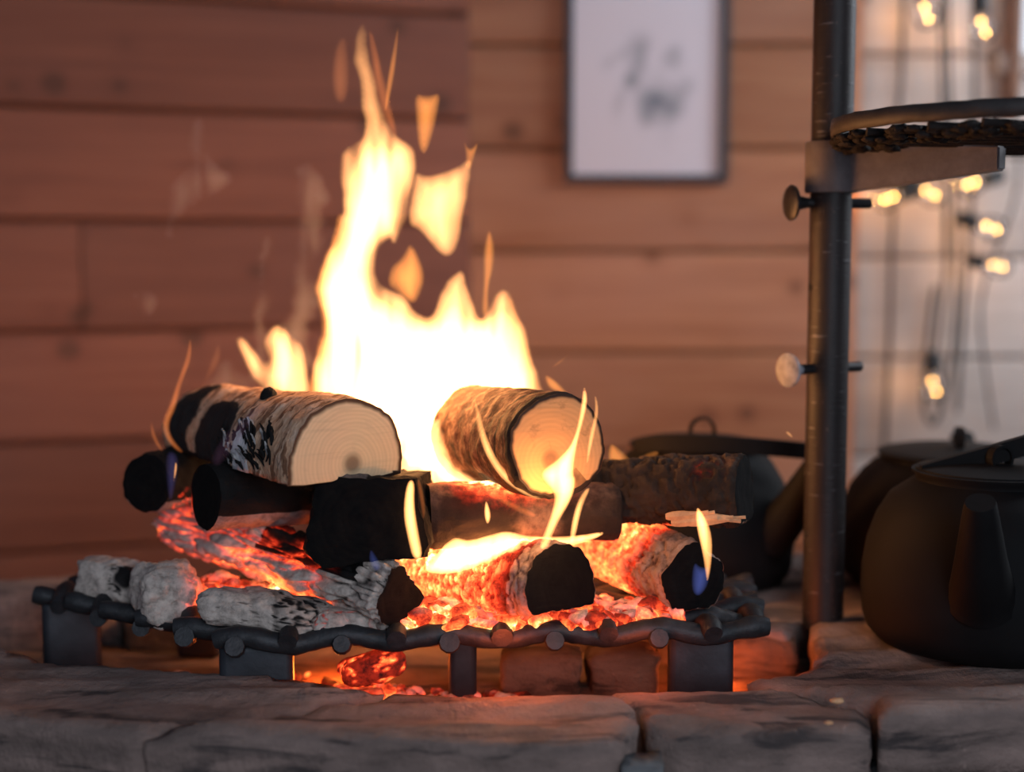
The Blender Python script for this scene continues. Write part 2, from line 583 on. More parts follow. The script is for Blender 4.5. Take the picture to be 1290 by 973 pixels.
def lathe(name, prof, mat, parent=None, n=48, axis_m=None):
    """prof: (radius, z) list"""
    V, Fc = [], []
    for (r, z) in prof:
        for k in range(n):
            a = 2 * math.pi * k / n
            V.append(Vector((r * math.cos(a), r * math.sin(a), z)))
    for i in range(len(prof) - 1):
        for k in range(n):
            Fc.append((i * n + k, i * n + (k + 1) % n, (i + 1) * n + (k + 1) % n, (i + 1) * n + k))
    if prof[0][0] > 1e-5: Fc.append(tuple(range(n - 1, -1, -1)))
    if prof[-1][0] > 1e-5: Fc.append(tuple((len(prof) - 1) * n + k for k in range(n)))
    if axis_m is not None:
        V = [axis_m @ v for v in V]
    bm = bmesh.new()
    vs = [bm.verts.new(v) for v in V]
    for f in Fc:
        try: bm.faces.new([vs[i] for i in f])
        except ValueError: pass
    bmesh.ops.remove_doubles(bm, verts=bm.verts, dist=1e-6)
    return frombm(name, bm, mat, parent, True, 50)


def axis_matrix(p, d):
    q = Vector(d).to_track_quat('Z', 'Y')
    return Matrix.Translation(p) @ q.to_matrix().to_4x4()


def smooth_path(pts, k=8):
    pts = [Vector(p) for p in pts]
    out = []
    n = len(pts)
    for i in range(n - 1):
        p0, p1, p2, p3 = pts[max(i - 1, 0)], pts[i], pts[i + 1], pts[min(i + 2, n - 1)]
        for j in range(k):
            t = j / k
            out.append(0.5 * ((2 * p1) + (p2 - p0) * t + (2 * p0 - 5 * p1 + 4 * p2 - p3) * t * t + (3 * p1 - p0 - 3 * p2 + p3) * t ** 3))
    out.append(pts[-1])
    return out


def chaikin(poly, it=2):
    poly = [Vector(p) for p in poly]
    for _ in range(it):
        q = []
        n = len(poly)
        for i in range(n):
            a, b = poly[i], poly[(i + 1) % n]
            q.append(a * 0.75 + b * 0.25); q.append(a * 0.25 + b * 0.75)
        poly = q
    return poly


def densify(poly, step):
    out = []
    n = len(poly)
    for i in range(n):
        a, b = poly[i], poly[(i + 1) % n]
        m = max(1, int(math.ceil((b - a).length / step)))
        for j in range(m):
            out.append(a.lerp(b, j / m))
    return out


def seg_dist(pts, poly):
    p = np.array([(v[0], v[1]) for v in pts]); q = np.array([(v[0], v[1]) for v in poly])
    a = q; b = np.roll(q, -1, axis=0); ab = b - a
    l2 = np.maximum((ab ** 2).sum(1), 1e-12)
    best = np.full(len(p), 1e9)
    for i in range(len(a)):
        t = np.clip(((p - a[i]) @ ab[i]) / l2[i], 0, 1)
        best = np.minimum(best, np.hypot(*(p - (a[i] + t[:, None] * ab[i])).T))
    return best


def fill(poly, step):
    """triangulate polygon with interior grid points -> pts(2d), tris, boundary count"""
    poly = densify(poly, step)
    n = len(poly)
    xs = [p[0] for p in poly]; ys = [p[1] for p in poly]
    pts = [Vector((p[0], p[1])) for p in poly]
    cand = []
    r = 0
    y = min(ys)
    while y < max(ys):
        x = min(xs) + (0.5 * step if r % 2 else 0)
        while x < max(xs):
            cand.append((x, y)); x += step
        y += step * 0.87; r += 1
    if cand:
        d = seg_dist(cand, poly)
        q = np.array([(v[0], v[1]) for v in poly])
        c = np.array(cand)
        ins = np.zeros(len(c), bool)
        j = n - 1
        for i in range(n):
            xi, yi = q[i]; xj, yj = q[j]
            cond = ((yi > c[:, 1]) != (yj > c[:, 1]))
            with np.errstate(divide='ignore', invalid='ignore'):
                xx = (xj - xi) * (c[:, 1] - yi) / (yj - yi) + xi
            ins ^= cond & (c[:, 0] < xx)
            j = i
        for k in np.nonzero(ins & (d > 0.45 * step))[0]:
            pts.append(Vector(cand[k]))
    ed = [(i, (i + 1) % n) for i in range(n)]
    v, e, f, ov, oe, of = geometry.delaunay_2d_cdt(pts, ed, [], 1, 1e-7)
    v = [Vector(x) for x in v]
    d = seg_dist(v, poly)
    return v, [tuple(x) for x in f], d, poly


def nz(x, y, z):
    return noise.noise(Vector((x, y, z)))


def puffed(name, poly, d, depth, w, mat, parent, seed=0.0, step=5.0, wave=0.02, streak=0.6, it=2, origin=Vector((0, 0, 0)), fade=None, jag=0.0):
    """a rounded body of fire or smoke: outline swelled in depth about y = d, streaked and wavy in depth"""
    pl = chaikin([Vector((p[0], p[1])) for p in poly], it)
    if jag:
        pl = densify(pl, 4.0)
        pl = [Vector((p[0] + jag * (nz(p[0] * .03, p[1] * .025, seed + 4) + .5 * nz(p[0] * .09, p[1] * .07, seed)), p[1] + jag * nz(p[0] * .03 + 9, p[1] * .03, seed))) for p in pl]
    v, f, dist, _ = fill(pl, step)
    px_m = d / F
    V, top, bot = [], [], []
    for p, ds in zip(v, dist):
        sh = wave * nz(p[0] * 0.012 + seed, p[1] * 0.008, seed)
        if ds < 1e-3:
            V.append(P(p[0], p[1], d + sh) - origin); top.append(len(V) - 1); bot.append(len(V) - 1)
        else:
            h = depth * (1 - math.exp(-ds * px_m / w))
            s = 1 + streak * (nz(p[0] * 0.055 + seed * 3, p[1] * 0.011 + seed, seed * 7) + 0.5 * nz(p[0] * 0.13, p[1] * 0.02, seed))
            h *= max(0.12, s)
            if fade: h *= fade[2] + (1 - fade[2]) * min(1.0, max(0.0, (p[1] - fade[0]) / (fade[1] - fade[0])))
            V.append(P(p[0], p[1], d + sh - h) - origin); top.append(len(V) - 1)
            V.append(P(p[0], p[1], d + sh + h) - origin); bot.append(len(V) - 1)
    Fc = []
    for (a, b, c) in f:
        t1 = (top[a], top[b], top[c]); t2 = (bot[c], bot[b], bot[a])
        if set(t2) != set(t1):
            Fc.append(t1); Fc.append(t2)
    bm = bmesh.new()
    vs = [bm.verts.new(x) for x in V]
    for q in Fc:
        try: bm.faces.new([vs[i] for i in q])
        except ValueError: pass
    return frombm(name, bm, mat, parent, True)


# ------------------------------------------------------------------ room
def wall(name, a, b, zs, mat, thick=0.05, joints=()):
    """timber wall from a to b (plan points, left to right as seen from the camera), boards with faces towards the camera"""
    a = Vector((a[0], a[1], 0)); b = Vector((b[0], b[1], 0))
    L = (b - a).length
    u = (b - a).normalized(); n = Vector((u.y, -u.x, 0))
    if n.y > 0: n = -n
    root_bm = box_bm(L, 0.06, zs[-1] - zs[0], c=(L / 2, 0.06, (zs[0] + zs[-1]) / 2))
    root = frombm(name, root_bm, M['gap'], None, False)
    root.matrix_world = Matrix.Translation(a) @ Matrix.Rotation(math.atan2(u.y, u.x), 4, 'Z')
    tag(root, kind='structure')
    for i in range(len(zs) - 1):
        cuts = [0.0] + sorted(j for (k, j) in joints if k == i) + [L]
        for c0, c1 in zip(cuts, cuts[1:]):
            h = zs[i + 1] - zs[i]
            prof = [(0.0, 0.002), (-0.014, 0.003), (-0.018, 0.009), (-0.0205, h * 0.3), (-0.021, h * 0.5), (-0.0205, h * 0.7), (-0.018, h - 0.009), (-0.014, h - 0.003), (0.0, h - 0.002)]
            V, Fc = [], []
            for x in (c0 + 0.0015, c1 - 0.0015):
                for (y, z) in prof:
                    V.append((x, y, zs[i] + z))
            m = len(prof)
            for k in range(m - 1):
                Fc.append((k, m + k, m + k + 1, k + 1))
            Fc.append(tuple(range(m - 1, -1, -1))); Fc.append(tuple(range(m, 2 * m)))
            bm = bmesh.new()
            vs = [bm.verts.new(x) for x in V]
            for q in Fc: bm.faces.new([vs[j] for j in q])
            frombm('timber', bm, mat, root, False)
    return root


ZB = [1.271 + 0.198 * k for k in range(-7, 5)]
ZB[0] = 0.0
CORN_L = P(590, 320, 2.80); CORN_R = P(1062, 320, 2.80)
lft = P(590, 320, 2.80) + (P(-140, 320, 2.46) - P(590, 320, 2.80)) * 1.75
wall('wall_back', (CORN_L.x, 2.80), (CORN_R.x, 2.80), ZB, M['timber'])
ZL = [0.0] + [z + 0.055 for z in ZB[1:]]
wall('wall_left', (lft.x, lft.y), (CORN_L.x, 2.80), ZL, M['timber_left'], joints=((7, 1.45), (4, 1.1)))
WX = P(1262, 20, 2.84).x
ZR = [0.0] + [z - 0.012 for z in ZB[1:]]
wall('wall_right', (CORN_R.x, 2.84), (WX + 0.9, 2.84), ZR, M['timber_daylit'], joints=((8, 0.33), (5, 0.2)))
o = frombm('trim_1', box_bm(0.035, 0.03, ZB[-1], 0.004, c=(0, 0, ZB[-1] / 2)), M['timber'], None, False)
o.location = (CORN_R.x + 0.005, 2.785, 0); tag(o, kind='structure')
fl = frombm('floor', box_bm(4.6, 3.6, 0.05, c=(0, 0, -0.025)), M['floor'], None, False)
fl.location = (0, 1.2, 0); tag(fl, kind='structure')
# window at the right: frame and bright daylit pane
wz0 = P(1280, 66, 2.80).z
win = frombm('window_1', box_bm(0.79, 0.012, 0.70, c=(0.396, 0.0, 0.35)), M['day'], None, False)
win.location = (WX + 0.012, 2.812, wz0); tag(win, kind='structure')
for (c, s) in (((0.4, -0.004, -0.02), (0.86, 0.03, 0.04)), ((0.4, -0.004, 0.72), (0.86, 0.03, 0.04)), ((0.80, -0.004, 0.35), (0.04, 0.03, 0.70))):
    frombm('window_frame', box_bm(*s, 0.004, c=c), M['timber_daylit'], win, False)
frombm('window_frame', box_bm(0.02, 0.045, 0.86, 0.003, c=(0.0, -0.012, 0.31)), M['trim'], win, False)

# ------------------------------------------------------------------ hearth
ZR_TOP = 0.45
PITZ = 0.40


def stone(poly, ztop, zbot, mat, parent, seed, rough=0.0045, step=0.012, edge=0.008, name='stone'):
    pl = chaikin(densify([Vector(p) for p in poly], .022), 2)
    v, f, dist, bnd = fill(pl, step)
    V, Fc = [], []
    idx = []
    for p, ds in zip(v, dist):
        x, y = p
        z = ztop
        z += rough * 1.2 * nz(x * 6 + seed, y * 11, seed)
        s = nz(x * 3.2 + seed * 2, y * 34 + 0.8 * nz(x * 7, y * 7, 3), seed)       # layered slate: long low steps
        z += rough * 1.0 * math.tanh(s * 6)
        z += rough * 0.4 * nz(x * 60, y * 60, seed)
        if ds < edge:
            z -= edge * 0.75 * (1 - math.sqrt(max(0, 1 - (1 - ds / edge) ** 2)))
        V.append((x, y, z)); idx.append(ds < 1e-6)
    Fc += f
    # skirts: walk the boundary in order
    nb = len(bnd)
    lut = {}
    for i, p in enumerate(v):
        if idx[i]: lut[(round(p[0], 5), round(p[1], 5))] = i
    order = [lut.get((round(p[0], 5), round(p[1], 5))) for p in bnd]
    order = [i for i in order if i is not None]
    cen = Vector((sum(p[0] for p in bnd) / nb, sum(p[1] for p in bnd) / nb))
    rows = max(2, int((ztop - zbot) / 0.012))
    prev = order
    for r in range(1, rows + 1):
        cur = []
        for i in order:
            x, y, z0 = V[i]
            k = r / rows
            z = z0 + (zbot - z0) * k
            dd = 0.006 * nz(x * 22 + seed, y * 22, z * 40) + 0.003 * nz(x * 70, y * 70, z * 90)
            q = (Vector((x, y)) - cen).normalized()
            V.append((x + q.x * (dd - 0.001), y + q.y * (dd - 0.001), z)); cur.append(len(V) - 1)
        for a in range(len(order)):
            b = (a + 1) % len(order)
            Fc.append((prev[a], prev[b], cur[b], cur[a]))
        prev = cur
    Fc.append(tuple(prev))
    bm = bmesh.new()
    vs = [bm.verts.new(x) for x in V]
    for q in Fc:
        try: bm.faces.new([vs[j] for j in q])
        except ValueError: pass
    return frombm(name, bm, mat, parent, True)


hearth = thing('stone_hearth', 'raised hearth of dark slate slabs and rough stones around a fire pit', 'fireplace', (0, 1.6, 0))
hi = Matrix.Translation((0, -1.6, 0))


def hs(poly, zt, zb, mat, seed, **k):
    return stone([(x, y - 1.6) for x, y in poly], zt, zb, mat, hearth, seed, **k)


hs([(-.86, 1.56), (-.62, 1.49), (-.44, 1.432), (-.28, 1.378), (-.119, 1.342), (-.20, 1.285), (-.335, 1.225), (-.55, 1.275), (-.87, 1.33)], .453, .395, M['stone'], 1.3)
hs([(-.113, 1.342), (0, 1.338), (.072, 1.335), (.112, 1.290), (.116, 1.250), (.090, 1.208), (-.0, 1.196), (-.16, 1.203), (-.33, 1.222), (-.195, 1.283)], .451, .395, M['stone'], 5.1)
hs([(.078, 1.336), (.15, 1.356), (.215, 1.372), (.25, 1.352), (.335, 1.30), (.325, 1.252), (.24, 1.240), (.150, 1.238), (.122, 1.255), (.118, 1.292)], .447, .395, M['stone'], 8.7)
hs([(.230, 1.385), (.30, 1.415), (.325, 1.47), (.332, 1.55), (.345, 1.61), (.95, 1.61), (.97, 1.34), (.60, 1.285), (.332, 1.256), (.342, 1.30), (.256, 1.354)], .452, .395, M['stone'], 2.2)
hs([(.310, 1.556), (.335, 1.618), (.96, 1.618), (.96, 1.97), (.07, 1.97), (.02, 1.86), (.02, 1.64), (.18, 1.60)], .45, .36, M['stone'], 3.9)
hs([(.016, 1.645), (.016, 1.85), (-.22, 1.84), (-.475, 1.80), (-.472, 1.705), (-.2, 1.675)], .448, .36, M['stone'], 6.9)
hs([(-.478, 1.70), (-.48, 1.80), (-.70, 1.79), (-1.0, 1.74), (-1.0, 1.63), (-.72, 1.665)], .460, .36, M['stone'], 11.9)
hs([(-.87, 1.565), (-.88, 1.335), (-1.15, 1.4), (-1.15, 1.60), (-1.0, 1.62)], .45, .36, M['stone'], 13.9)
# front course below the slabs
fx = [-.95, -.60, -.47, -.245, -.05, .098, .140, .33, .52, .97]
for i in range(len(fx) - 1):
    a, b = fx[i], fx[i + 1]
    def yy(x): return float(np.interp(x, [-.95, -.45, -.12, .09, .13, .33, .5, .97], [1.32, 1.262, 1.205, 1.200, 1.236, 1.254, 1.272, 1.34])) + .006
    zt = .392 if i != 5 else .438
    hs([(a + .003, yy(a) - .012), (b - .003, yy(b) - .012), (b - .003, yy(b) + .13), (a + .003, yy(a) + .13)] if i != 5 else
       [(a - .004, 1.205), (b - .006, 1.208), (b - .006, 1.245), (a + .002, 1.235)], zt, .20, M['stone_face'], 20.0 + i * 3.3, rough=.006, step=.02, edge=.012)
# inner pit: floor, wall stones
hs([(-.95, 1.36), (.36, 1.36), (.36, 1.74), (-.95, 1.66)], PITZ, .36, M['pit'], 4.4, rough=.004, step=.025, name='pit_floor')
for i, (x0, x1, y0, y1, h) in enumerate(((-.012, .075, 1.475, 1.53, .443), (.080, .158, 1.470, 1.53, .447), (.217, .318, 1.56, 1.61, .444), (-.23, -.015, 1.660, 1.70, .44), (-.47, -.235, 1.675, 1.72, .442))):
    hs([(x0, y0), (x1, y0 - .006), (x1, y1), (x0, y1)], h, .37, M['pit'], 31 + i * 2.7, rough=.003, edge=.008, step=.016, name='pit_stone')
frombm('hearth_base', box_bm(1.8, 0.56, .36, c=(0, .04, .18)), M['stone_face'], hearth, False)

# small pale wood crumbs on the right slab
for i, (px, py, s) in enumerate(((1055, 883, .0045), (1113, 867, .003), (1150, 883, .004), (1044, 911, .0025), (1078, 869, .002))):
    p = P(px, py, 1.0); dr = p - Vector((0, 0, CAMZ)); d = (ZR_TOP + .006 - CAMZ) / dr.z
    bm = bmesh.new(); bmesh.ops.create_icosphere(bm, subdivisions=2, radius=1)
    for v in bm.verts:
        k = 1 + .35 * noise.noise(v.co * 1.7 + Vector((i * 5, 0, 0)))
        v.co = Vector((v.co.x * s * 1.6 * k, v.co.y * s * k, v.co.z * s * .6 * k))
    o = frombm('wood_crumb', bm, M['splinter'], None, True)
    o.location = Vector((0, 0, CAMZ)) + dr * d
    tag(o, ('largest pale wood crumb on the right slab, left of the nearest kettle', 'pale wood crumb below the bottom edge of the nearest kettle', 'rightmost pale wood crumb on the slab before the nearest kettle',
            'pale wood crumb closest to the slab front edge, left of the others', 'smallest pale wood crumb behind the largest one on the right slab')[i], 'crumb', 'wood crumbs on the slab')

# ------------------------------------------------------------------ grate
GZ = 0.505
G = [Vector(p) for p in ((-.525, 1.545), (-.275, 1.352), (.245, 1.392), (.262, 1.60), (-.25, 1.625), (-.47, 1.60))]
grate = thing('fire_grate', 'black woven iron fire grate on square feet carrying the burning logs', 'grate', (0, 1.5, PITZ))
gi = Vector((0, 1.5, PITZ))
RR = 0.0104


def clip_line(p, d):
    t0, t1 = -9, 9
    n = len(G)
    for i in range(n):
        a, b = G[i], G[(i + 1) % n]
        e = b - a; nn = Vector((-e.y, e.x))       # inward for ccw
        den = nn.dot(d); num = nn.dot(a - p)
        if abs(den) < 1e-9: continue
        t = num / den
        if den > 0: t0 = max(t0, t)
        else: t1 = min(t1, t)
    return t0, t1


U = (G[2] - G[1]).normalized(); W = Vector((-U.y, U.x))
SP = 0.052
for kind in (0, 1):
    d = U if kind == 0 else W
    o_ = W if kind == 0 else U
    rng = range(0, 7) if kind == 0 else range(-6, 12)
    for k in rng:
        base = G[1] + o_ * (k * (0.040 if kind == 0 else SP) + (0.004 if kind == 0 else .006))
        t0, t1 = clip_line(base, d)
        if t1 - t0 < 0.03: continue
        t0 -= 0.012 if kind else 0.010; t1 += 0.012
        n = int((t1 - t0) / 0.006) + 2
        path = []
        for j in range(n):
            t = t0 + (t1 - t0) * j / (n - 1)
            per = SP if kind == 0 else 0.040
            ph = math.pi * ((t - (0.006 if kind == 0 else 0.004)) / per + k) + (0 if kind == 0 else math.pi)
            z = GZ - 0.010 + (0.0040 if kind == 0 else 0.0060) * math.cos(ph) + 0.002 * nz(t * 20, k * 3.1, kind)
            q = base + d * t + o_ * (0.003 * nz(t * 14, k * 2.3, 9 + kind))
            path.append(Vector((q.x, q.y, z)) - gi)
        rad = [RR * (1 + 0.14 * nz(p.x * 40, p.y * 40, k) + .14 * nz(p.x * 120, p.y * 120, k)) for p in path]
        rad[0] *= 0.9; rad[-1] *= 0.9
        tubes('rod', path, rad, M['iron'], grate, 10)

for (px, py, d, w, rz) in ((91, 800, 1.545, .062, .35), (323, 838, 1.374, .072, .10), (883, 835, 1.425, .066, -.05), (583, 845, 1.458, .030, .1), (250, 800, 1.63, .05, 0)):
    p = P(px, py, d)
    h = GZ - .016 - PITZ
    bm = box_bm(w, w * .5, h, .008, 3, c=(0, w * .12, h / 2))
    o = frombm('foot', bm, M['plate'], grate, True, 40)
    o.location = Vector((p.x, p.y, PITZ)) - gi; o.rotation_euler = (0, 0, rz)

# ------------------------------------------------------------------ logs
def circ(th): return 1.0


def half(cut, bulge=0.0):
    """round log with a flat split face underneath at height -cut (units of radius)"""
    def f(th):
        s = math.sin(th)
        if s < -cut: return cut / -s
        return 1.0
    return f


def wedge(angs):
    """split wedge: polar support of planes (angle, dist)"""
    def f(th):
        r = 1.0
        for (a, dd) in angs:
            c = math.cos(th - a)
            if c > 1e-3: r = min(r, dd / c)
        return r
    return f


def make_log(name, label, p0, p1, r0, r1, shape, mat, endmat, endname='cut_face', seed=0.0, nl=70, na=72,
             crack=(60, 60, 25), camp=0.0, dist_=1.0, cw=.16, rough=0.002, ash=None, heat=None, bend=0.0, endash=None, bark=None, cat='log', dish=0.0, ripple=None):
    """p0 = face nearest the camera, p1 = far end. local z runs from p0 to p1"""
    p0 = Vector(p0); p1 = Vector(p1)
    ax = (p1 - p0); L = ax.length; ax.normalize()
    side = Vector((ax.y, -ax.x, 0)).normalized() * -1    # local x
    if side.x < 0: side = -side
    upv = ax.cross(side)
    if upv.z < 0: upv = -upv
    # right-handed frame (side, up, z)
    zl = side.cross(upv)
    flip = zl.dot(ax) < 0
    if flip: side = -side
    R = Matrix((side, upv, ax)).transposed().to_4x4()
    root = thing(name, label, cat, p0)
    root.matrix_world = Matrix.Translation(p0) @ R
    V, Fc, A, H = [], [], [], []
    for i in range(nl + 1):
        t = i / nl
        r = r0 + (r1 - r0) * t
        for k in range(na):
            th = 2 * math.pi * k / na
            rr = r * shape(th)
            x, y, z = rr * math.cos(th), rr * math.sin(th), t * L
            q = Vector((x * crack[0], y * crack[1], z * crack[2])) + Vector((seed, seed * 2, seed * 3))
            cr = 0.0
            if camp > 0:
                q2 = q + (noise.noise_vector(q * 0.7) * 0.6 + noise.noise_vector(q * 2.1) * 0.3) * dist_
                ds = noise.voronoi(q2)[0]
                cr = 1 - min(1.0, (ds[1] - ds[0]) / cw)      # 1 in the crack
            rp = 0.0
            if ripple:
                rp = ripple(z, th)
                cr = max(cr, rp)
            n1 = nz(x * 25 + seed, y * 25, z * 14)
            n2 = nz(x * 110, y * 110 + seed, z * 80)
            dr = -camp * cr * (.3 + .7 * min(1, t * 10)) + rough * n1 * 1.6 + rough * n2
            if t < 0.02 or t > 0.98: dr -= rough * 0.8
            rr2 = max(rr * 0.3, rr + dr)
            bx = bend * math.sin(t * math.pi)
            zj = z + (0 if i not in (0, nl) else 0)
            V.append((rr2 * math.cos(th), rr2 * math.sin(th) + bx, zj))
            wp = root.matrix_world @ Vector(V[-1])
            A.append(ash(t, th, wp, cr) if ash else 0.0)
            H.append(heat(t, th, wp, cr) if heat else 0.0)
    for i in range(nl):
        for k in range(na):
            a = i * na + k; b = i * na + (k + 1) % na
            Fc.append((a, b, b + na, a + na))
    # far end cap
    c = len(V); V.append((0, bend * 0, L)); A.append(A[-1]); H.append(H[-1] * 0.3)
    for k in range(na):
        Fc.append((nl * na + k, nl * na + (k + 1) % na, c))
    bname = bark or ('bark' if mat in (M['birch'], M['bark']) else 'charred_body')
    body = pydata(bname, V, Fc, mat, root, True, {'ash': A, 'glow': H})
    # end face, rings of vertices from the rim inwards
    V2, F2, A2, E2 = [], [], [], []
    rings = 9
    for j in range(rings):
        k_ = 1 - j / rings
        for k in range(na):
            x, y, z = V[k]
            xx, yy = x * k_, y * k_
            zz = dish * (1 - k_ ** 2) + rough * 0.5 * nz(xx * 60 + seed, yy * 60, 4) + (-0.0006 if j else 0.0005)
            V2.append((xx, yy, zz))
            wp = root.matrix_world @ Vector((xx, yy, zz))
            A2.append(endash(k_, 2 * math.pi * k / na, wp) if endash else 0.0); E2.append(k_)
    V2.append((0, 0, dish)); A2.append(A2[-1]); E2.append(0.0)
    for j in range(rings - 1):
        for k in range(na):
            a = j * na + k; b = j * na + (k + 1) % na
            F2.append((b, a, a + na, b + na))
    for k in range(na):
        F2.append(((rings - 1) * na + (k + 1) % na, (rings - 1) * na + k, len(V2) - 1))
    end = pydata(endname, V2, F2, endmat, root, True, {'ash': A2, 'edge': E2, 'glow': [0.0] * len(V2)})
    return root


def near(wp, px, py, d, rad):
    q = P(px, py, d)
    return math.exp(-((wp - q).length / rad) ** 2)


# A: pale split birch, upper left
make_log('birch_log', 'pale split birch log with a half-round cut face, on top of the fire at left', P(437, 590, 1.385), P(262, 548, 1.64), .0655, .055,
         lambda th: half(.20)(th) * (1 + .08 * max(0, math.sin(th))), M['birch'], M['cut_a'], seed=1.7, rough=.0022,
         ash=lambda t, th, wp, c: max(0, .95 * math.exp(-((t - .86) / .08) ** 2) * max(0, min(1, (.15 + math.cos(th)) / .4)) + 1.3 * math.exp(-((t - .58) / .13) ** 2) * max(0, min(1, (math.cos(th) - .45) / .3)) + .8 * near(wp, 235, 525, 1.6, .02) + .6 * near(wp, 325, 530, 1.49, .018) + (.6 if math.sin(th) < -.1 else 0) - 1.2 * near(wp, 352, 576, 1.45, .02)),
         heat=lambda t, th, wp, c: 1.1 * math.exp(-((t - .34) / .06) ** 2) * max(0, min(1, (math.cos(th) - .70) / .15)) + .5 * near(wp, 316, 568, 1.50, .010),
         endash=lambda k, th, wp: 0.9 if (k > .86 and math.sin(th) < -.12 and math.cos(th) < -.25) else 0.0)
# B: round brown birch, upper right
make_log('birch_log', 'round brown-barked log with an amber round cut face, on top of the fire at right', P(704, 563, 1.385), P(597, 545, 1.56), .0535, .0525,
         circ, M['bark'], M['cut_b'], seed=4.2, rough=.0022,
         ash=lambda t, th, wp, c: .75 * math.exp(-((t - .03) / .04) ** 2) + .6 * math.exp(-((t - .17) / .025) ** 2) + (.5 if math.sin(th) < -.6 else 0),
         endash=lambda k, th, wp: (0.85 if k > .95 else 0.0) + .5 * (1 if k > .55 and math.sin(th) < -.75 and math.cos(th) < .2 else 0))
# C2: charred stub far left
make_log('charred_log', 'charred log end poking out at far left, black oval face over grey ash', P(184, 608, 1.535), P(300, 590, 1.70), .033, .033,
         circ, M['char'], M['cut_char'], 'charred_end', seed=9.1, camp=.002, crack=(55, 55, 30), nl=40,
         ash=lambda t, th, wp, c: (.95 if math.sin(th) < -.62 else 0), heat=lambda t, th, wp, c: .6 * (1 if math.sin(th) < -.2 and t > .12 else 0) * c)
# C1: black log with an oval end at the left
make_log('charred_log', 'black charred log with a dark oval end, under the left of the pale split birch', P(259, 627, 1.455), P(500, 612, 1.60), .0355, .036,
         circ, M['char'], M['cut_char'], 'charred_end', seed=12.1, camp=.0016, crack=(38, 38, 14), nl=90, rough=.0016,
         ash=lambda t, th, wp, c: (.95 if math.sin(th) < -.45 and t < .6 else 0) + .1,
         heat=lambda t, th, wp, c: .75 * near(wp, 350, 676, 1.45, .014) + .7 * near(wp, 228, 645, 1.48, .018))
# C1b: black split block facing the camera
make_log('charred_log', 'wide black charred split block facing forward, right under the pale cut face', P(459, 656, 1.372), P(505, 630, 1.60), .070, .060,
         wedge([(math.pi / 2 + .04, .64), (-math.pi / 2 - .14, .62), (0.16, .80), (math.pi - .24, .84), (-math.pi / 4, .93), (math.pi * .8, .97)]), M['char'], M['cut_char'], 'charred_end', seed=13.7, camp=.0022, crack=(38, 38, 14), nl=60, rough=.0032,
         ash=lambda t, th, wp, c: .45 * max(0, math.sin(th)) * (1 if math.cos(th) > 0 else .2))
# C4: scorched log in the middle
make_log('charred_log', 'scorched brown log lying level below the round brown-barked log', P(538, 650, 1.435), P(775, 645, 1.47), .036, .033,
         wedge([(math.pi / 2, .95), (-math.pi / 2, .9)]), M['charbrown'], M['cut_char'], 'charred_end', seed=15.3, camp=.0012, crack=(40, 40, 12), nl=80, rough=.0018,
         ash=lambda t, th, wp, c: .55 * max(0, math.sin(th)) + .8 * near(wp, 680, 665, 1.42, .03) + (.5 if math.sin(th) < -.8 else 0),
         heat=lambda t, th, wp, c: .75 * near(wp, 655, 612, 1.45, .05) * max(0, math.sin(th)) + .55 * (1 if math.sin(th) < -.85 else 0) + .8 * near(wp, 600, 612, 1.46, .04) * max(0, math.sin(th)))
# C3: right charred log
make_log('charred_log', 'thick charred log with a crumbling black top, at right of the fire', P(938, 622, 1.44), P(748, 622, 1.505), .041, .040,
         wedge([(-math.pi / 2, .78), (math.pi / 2, .93)]), M['charbrown'], M['cut_char'], 'charred_end', seed=18.8, camp=.0055, crack=(70, 70, 45), nl=80, rough=.0026,
         ash=lambda t, th, wp, c: (.35 * near(wp, 930, 600, 1.43, .03)) + (1.0 if math.sin(th) < -.93 else 0),
         heat=lambda t, th, wp, c: (.55 * c * near(wp, 885, 570, 1.43, .02)) + (.62 if math.sin(th) < -.90 and wp.x < P(850, 650, 1.45).x else 0))
# D1: long ash-grey glowing log
make_log('burning_log', 'long burning log of grey ash and red cracks, black wedge end at front left', P(503, 748, 1.372), P(214, 652, 1.62), .038, .032,
         wedge([(2.5, .62), (math.pi / 2, .86), (0.5, .75), (-math.pi / 2, .98)]), M['embers'], M['cut_char'], 'charred_end', seed=22.4, camp=.0075, crack=(95, 95, 17), dist_=.55, cw=.34, nl=170, na=110, rough=.0034,
         ash=lambda t, th, wp, c: max(0, 1.05 - 1.0 * max(0, c - .25) - (1.0 if (math.sin(th) > .30 and .10 < t < .52) else 0)),
         heat=lambda t, th, wp, c: max(0, min(1, (max(0, c - .30) * (.80 + .5 * max(0, -math.sin(th))) + .75 * max(0, -math.sin(th) - .55) + .22 * nz(wp.x * 22, wp.y * 22, wp.z * 30)) * max(0, min(1, (t - .16) / .16)) * (1.0 - .30 * max(0, math.sin(th))))))
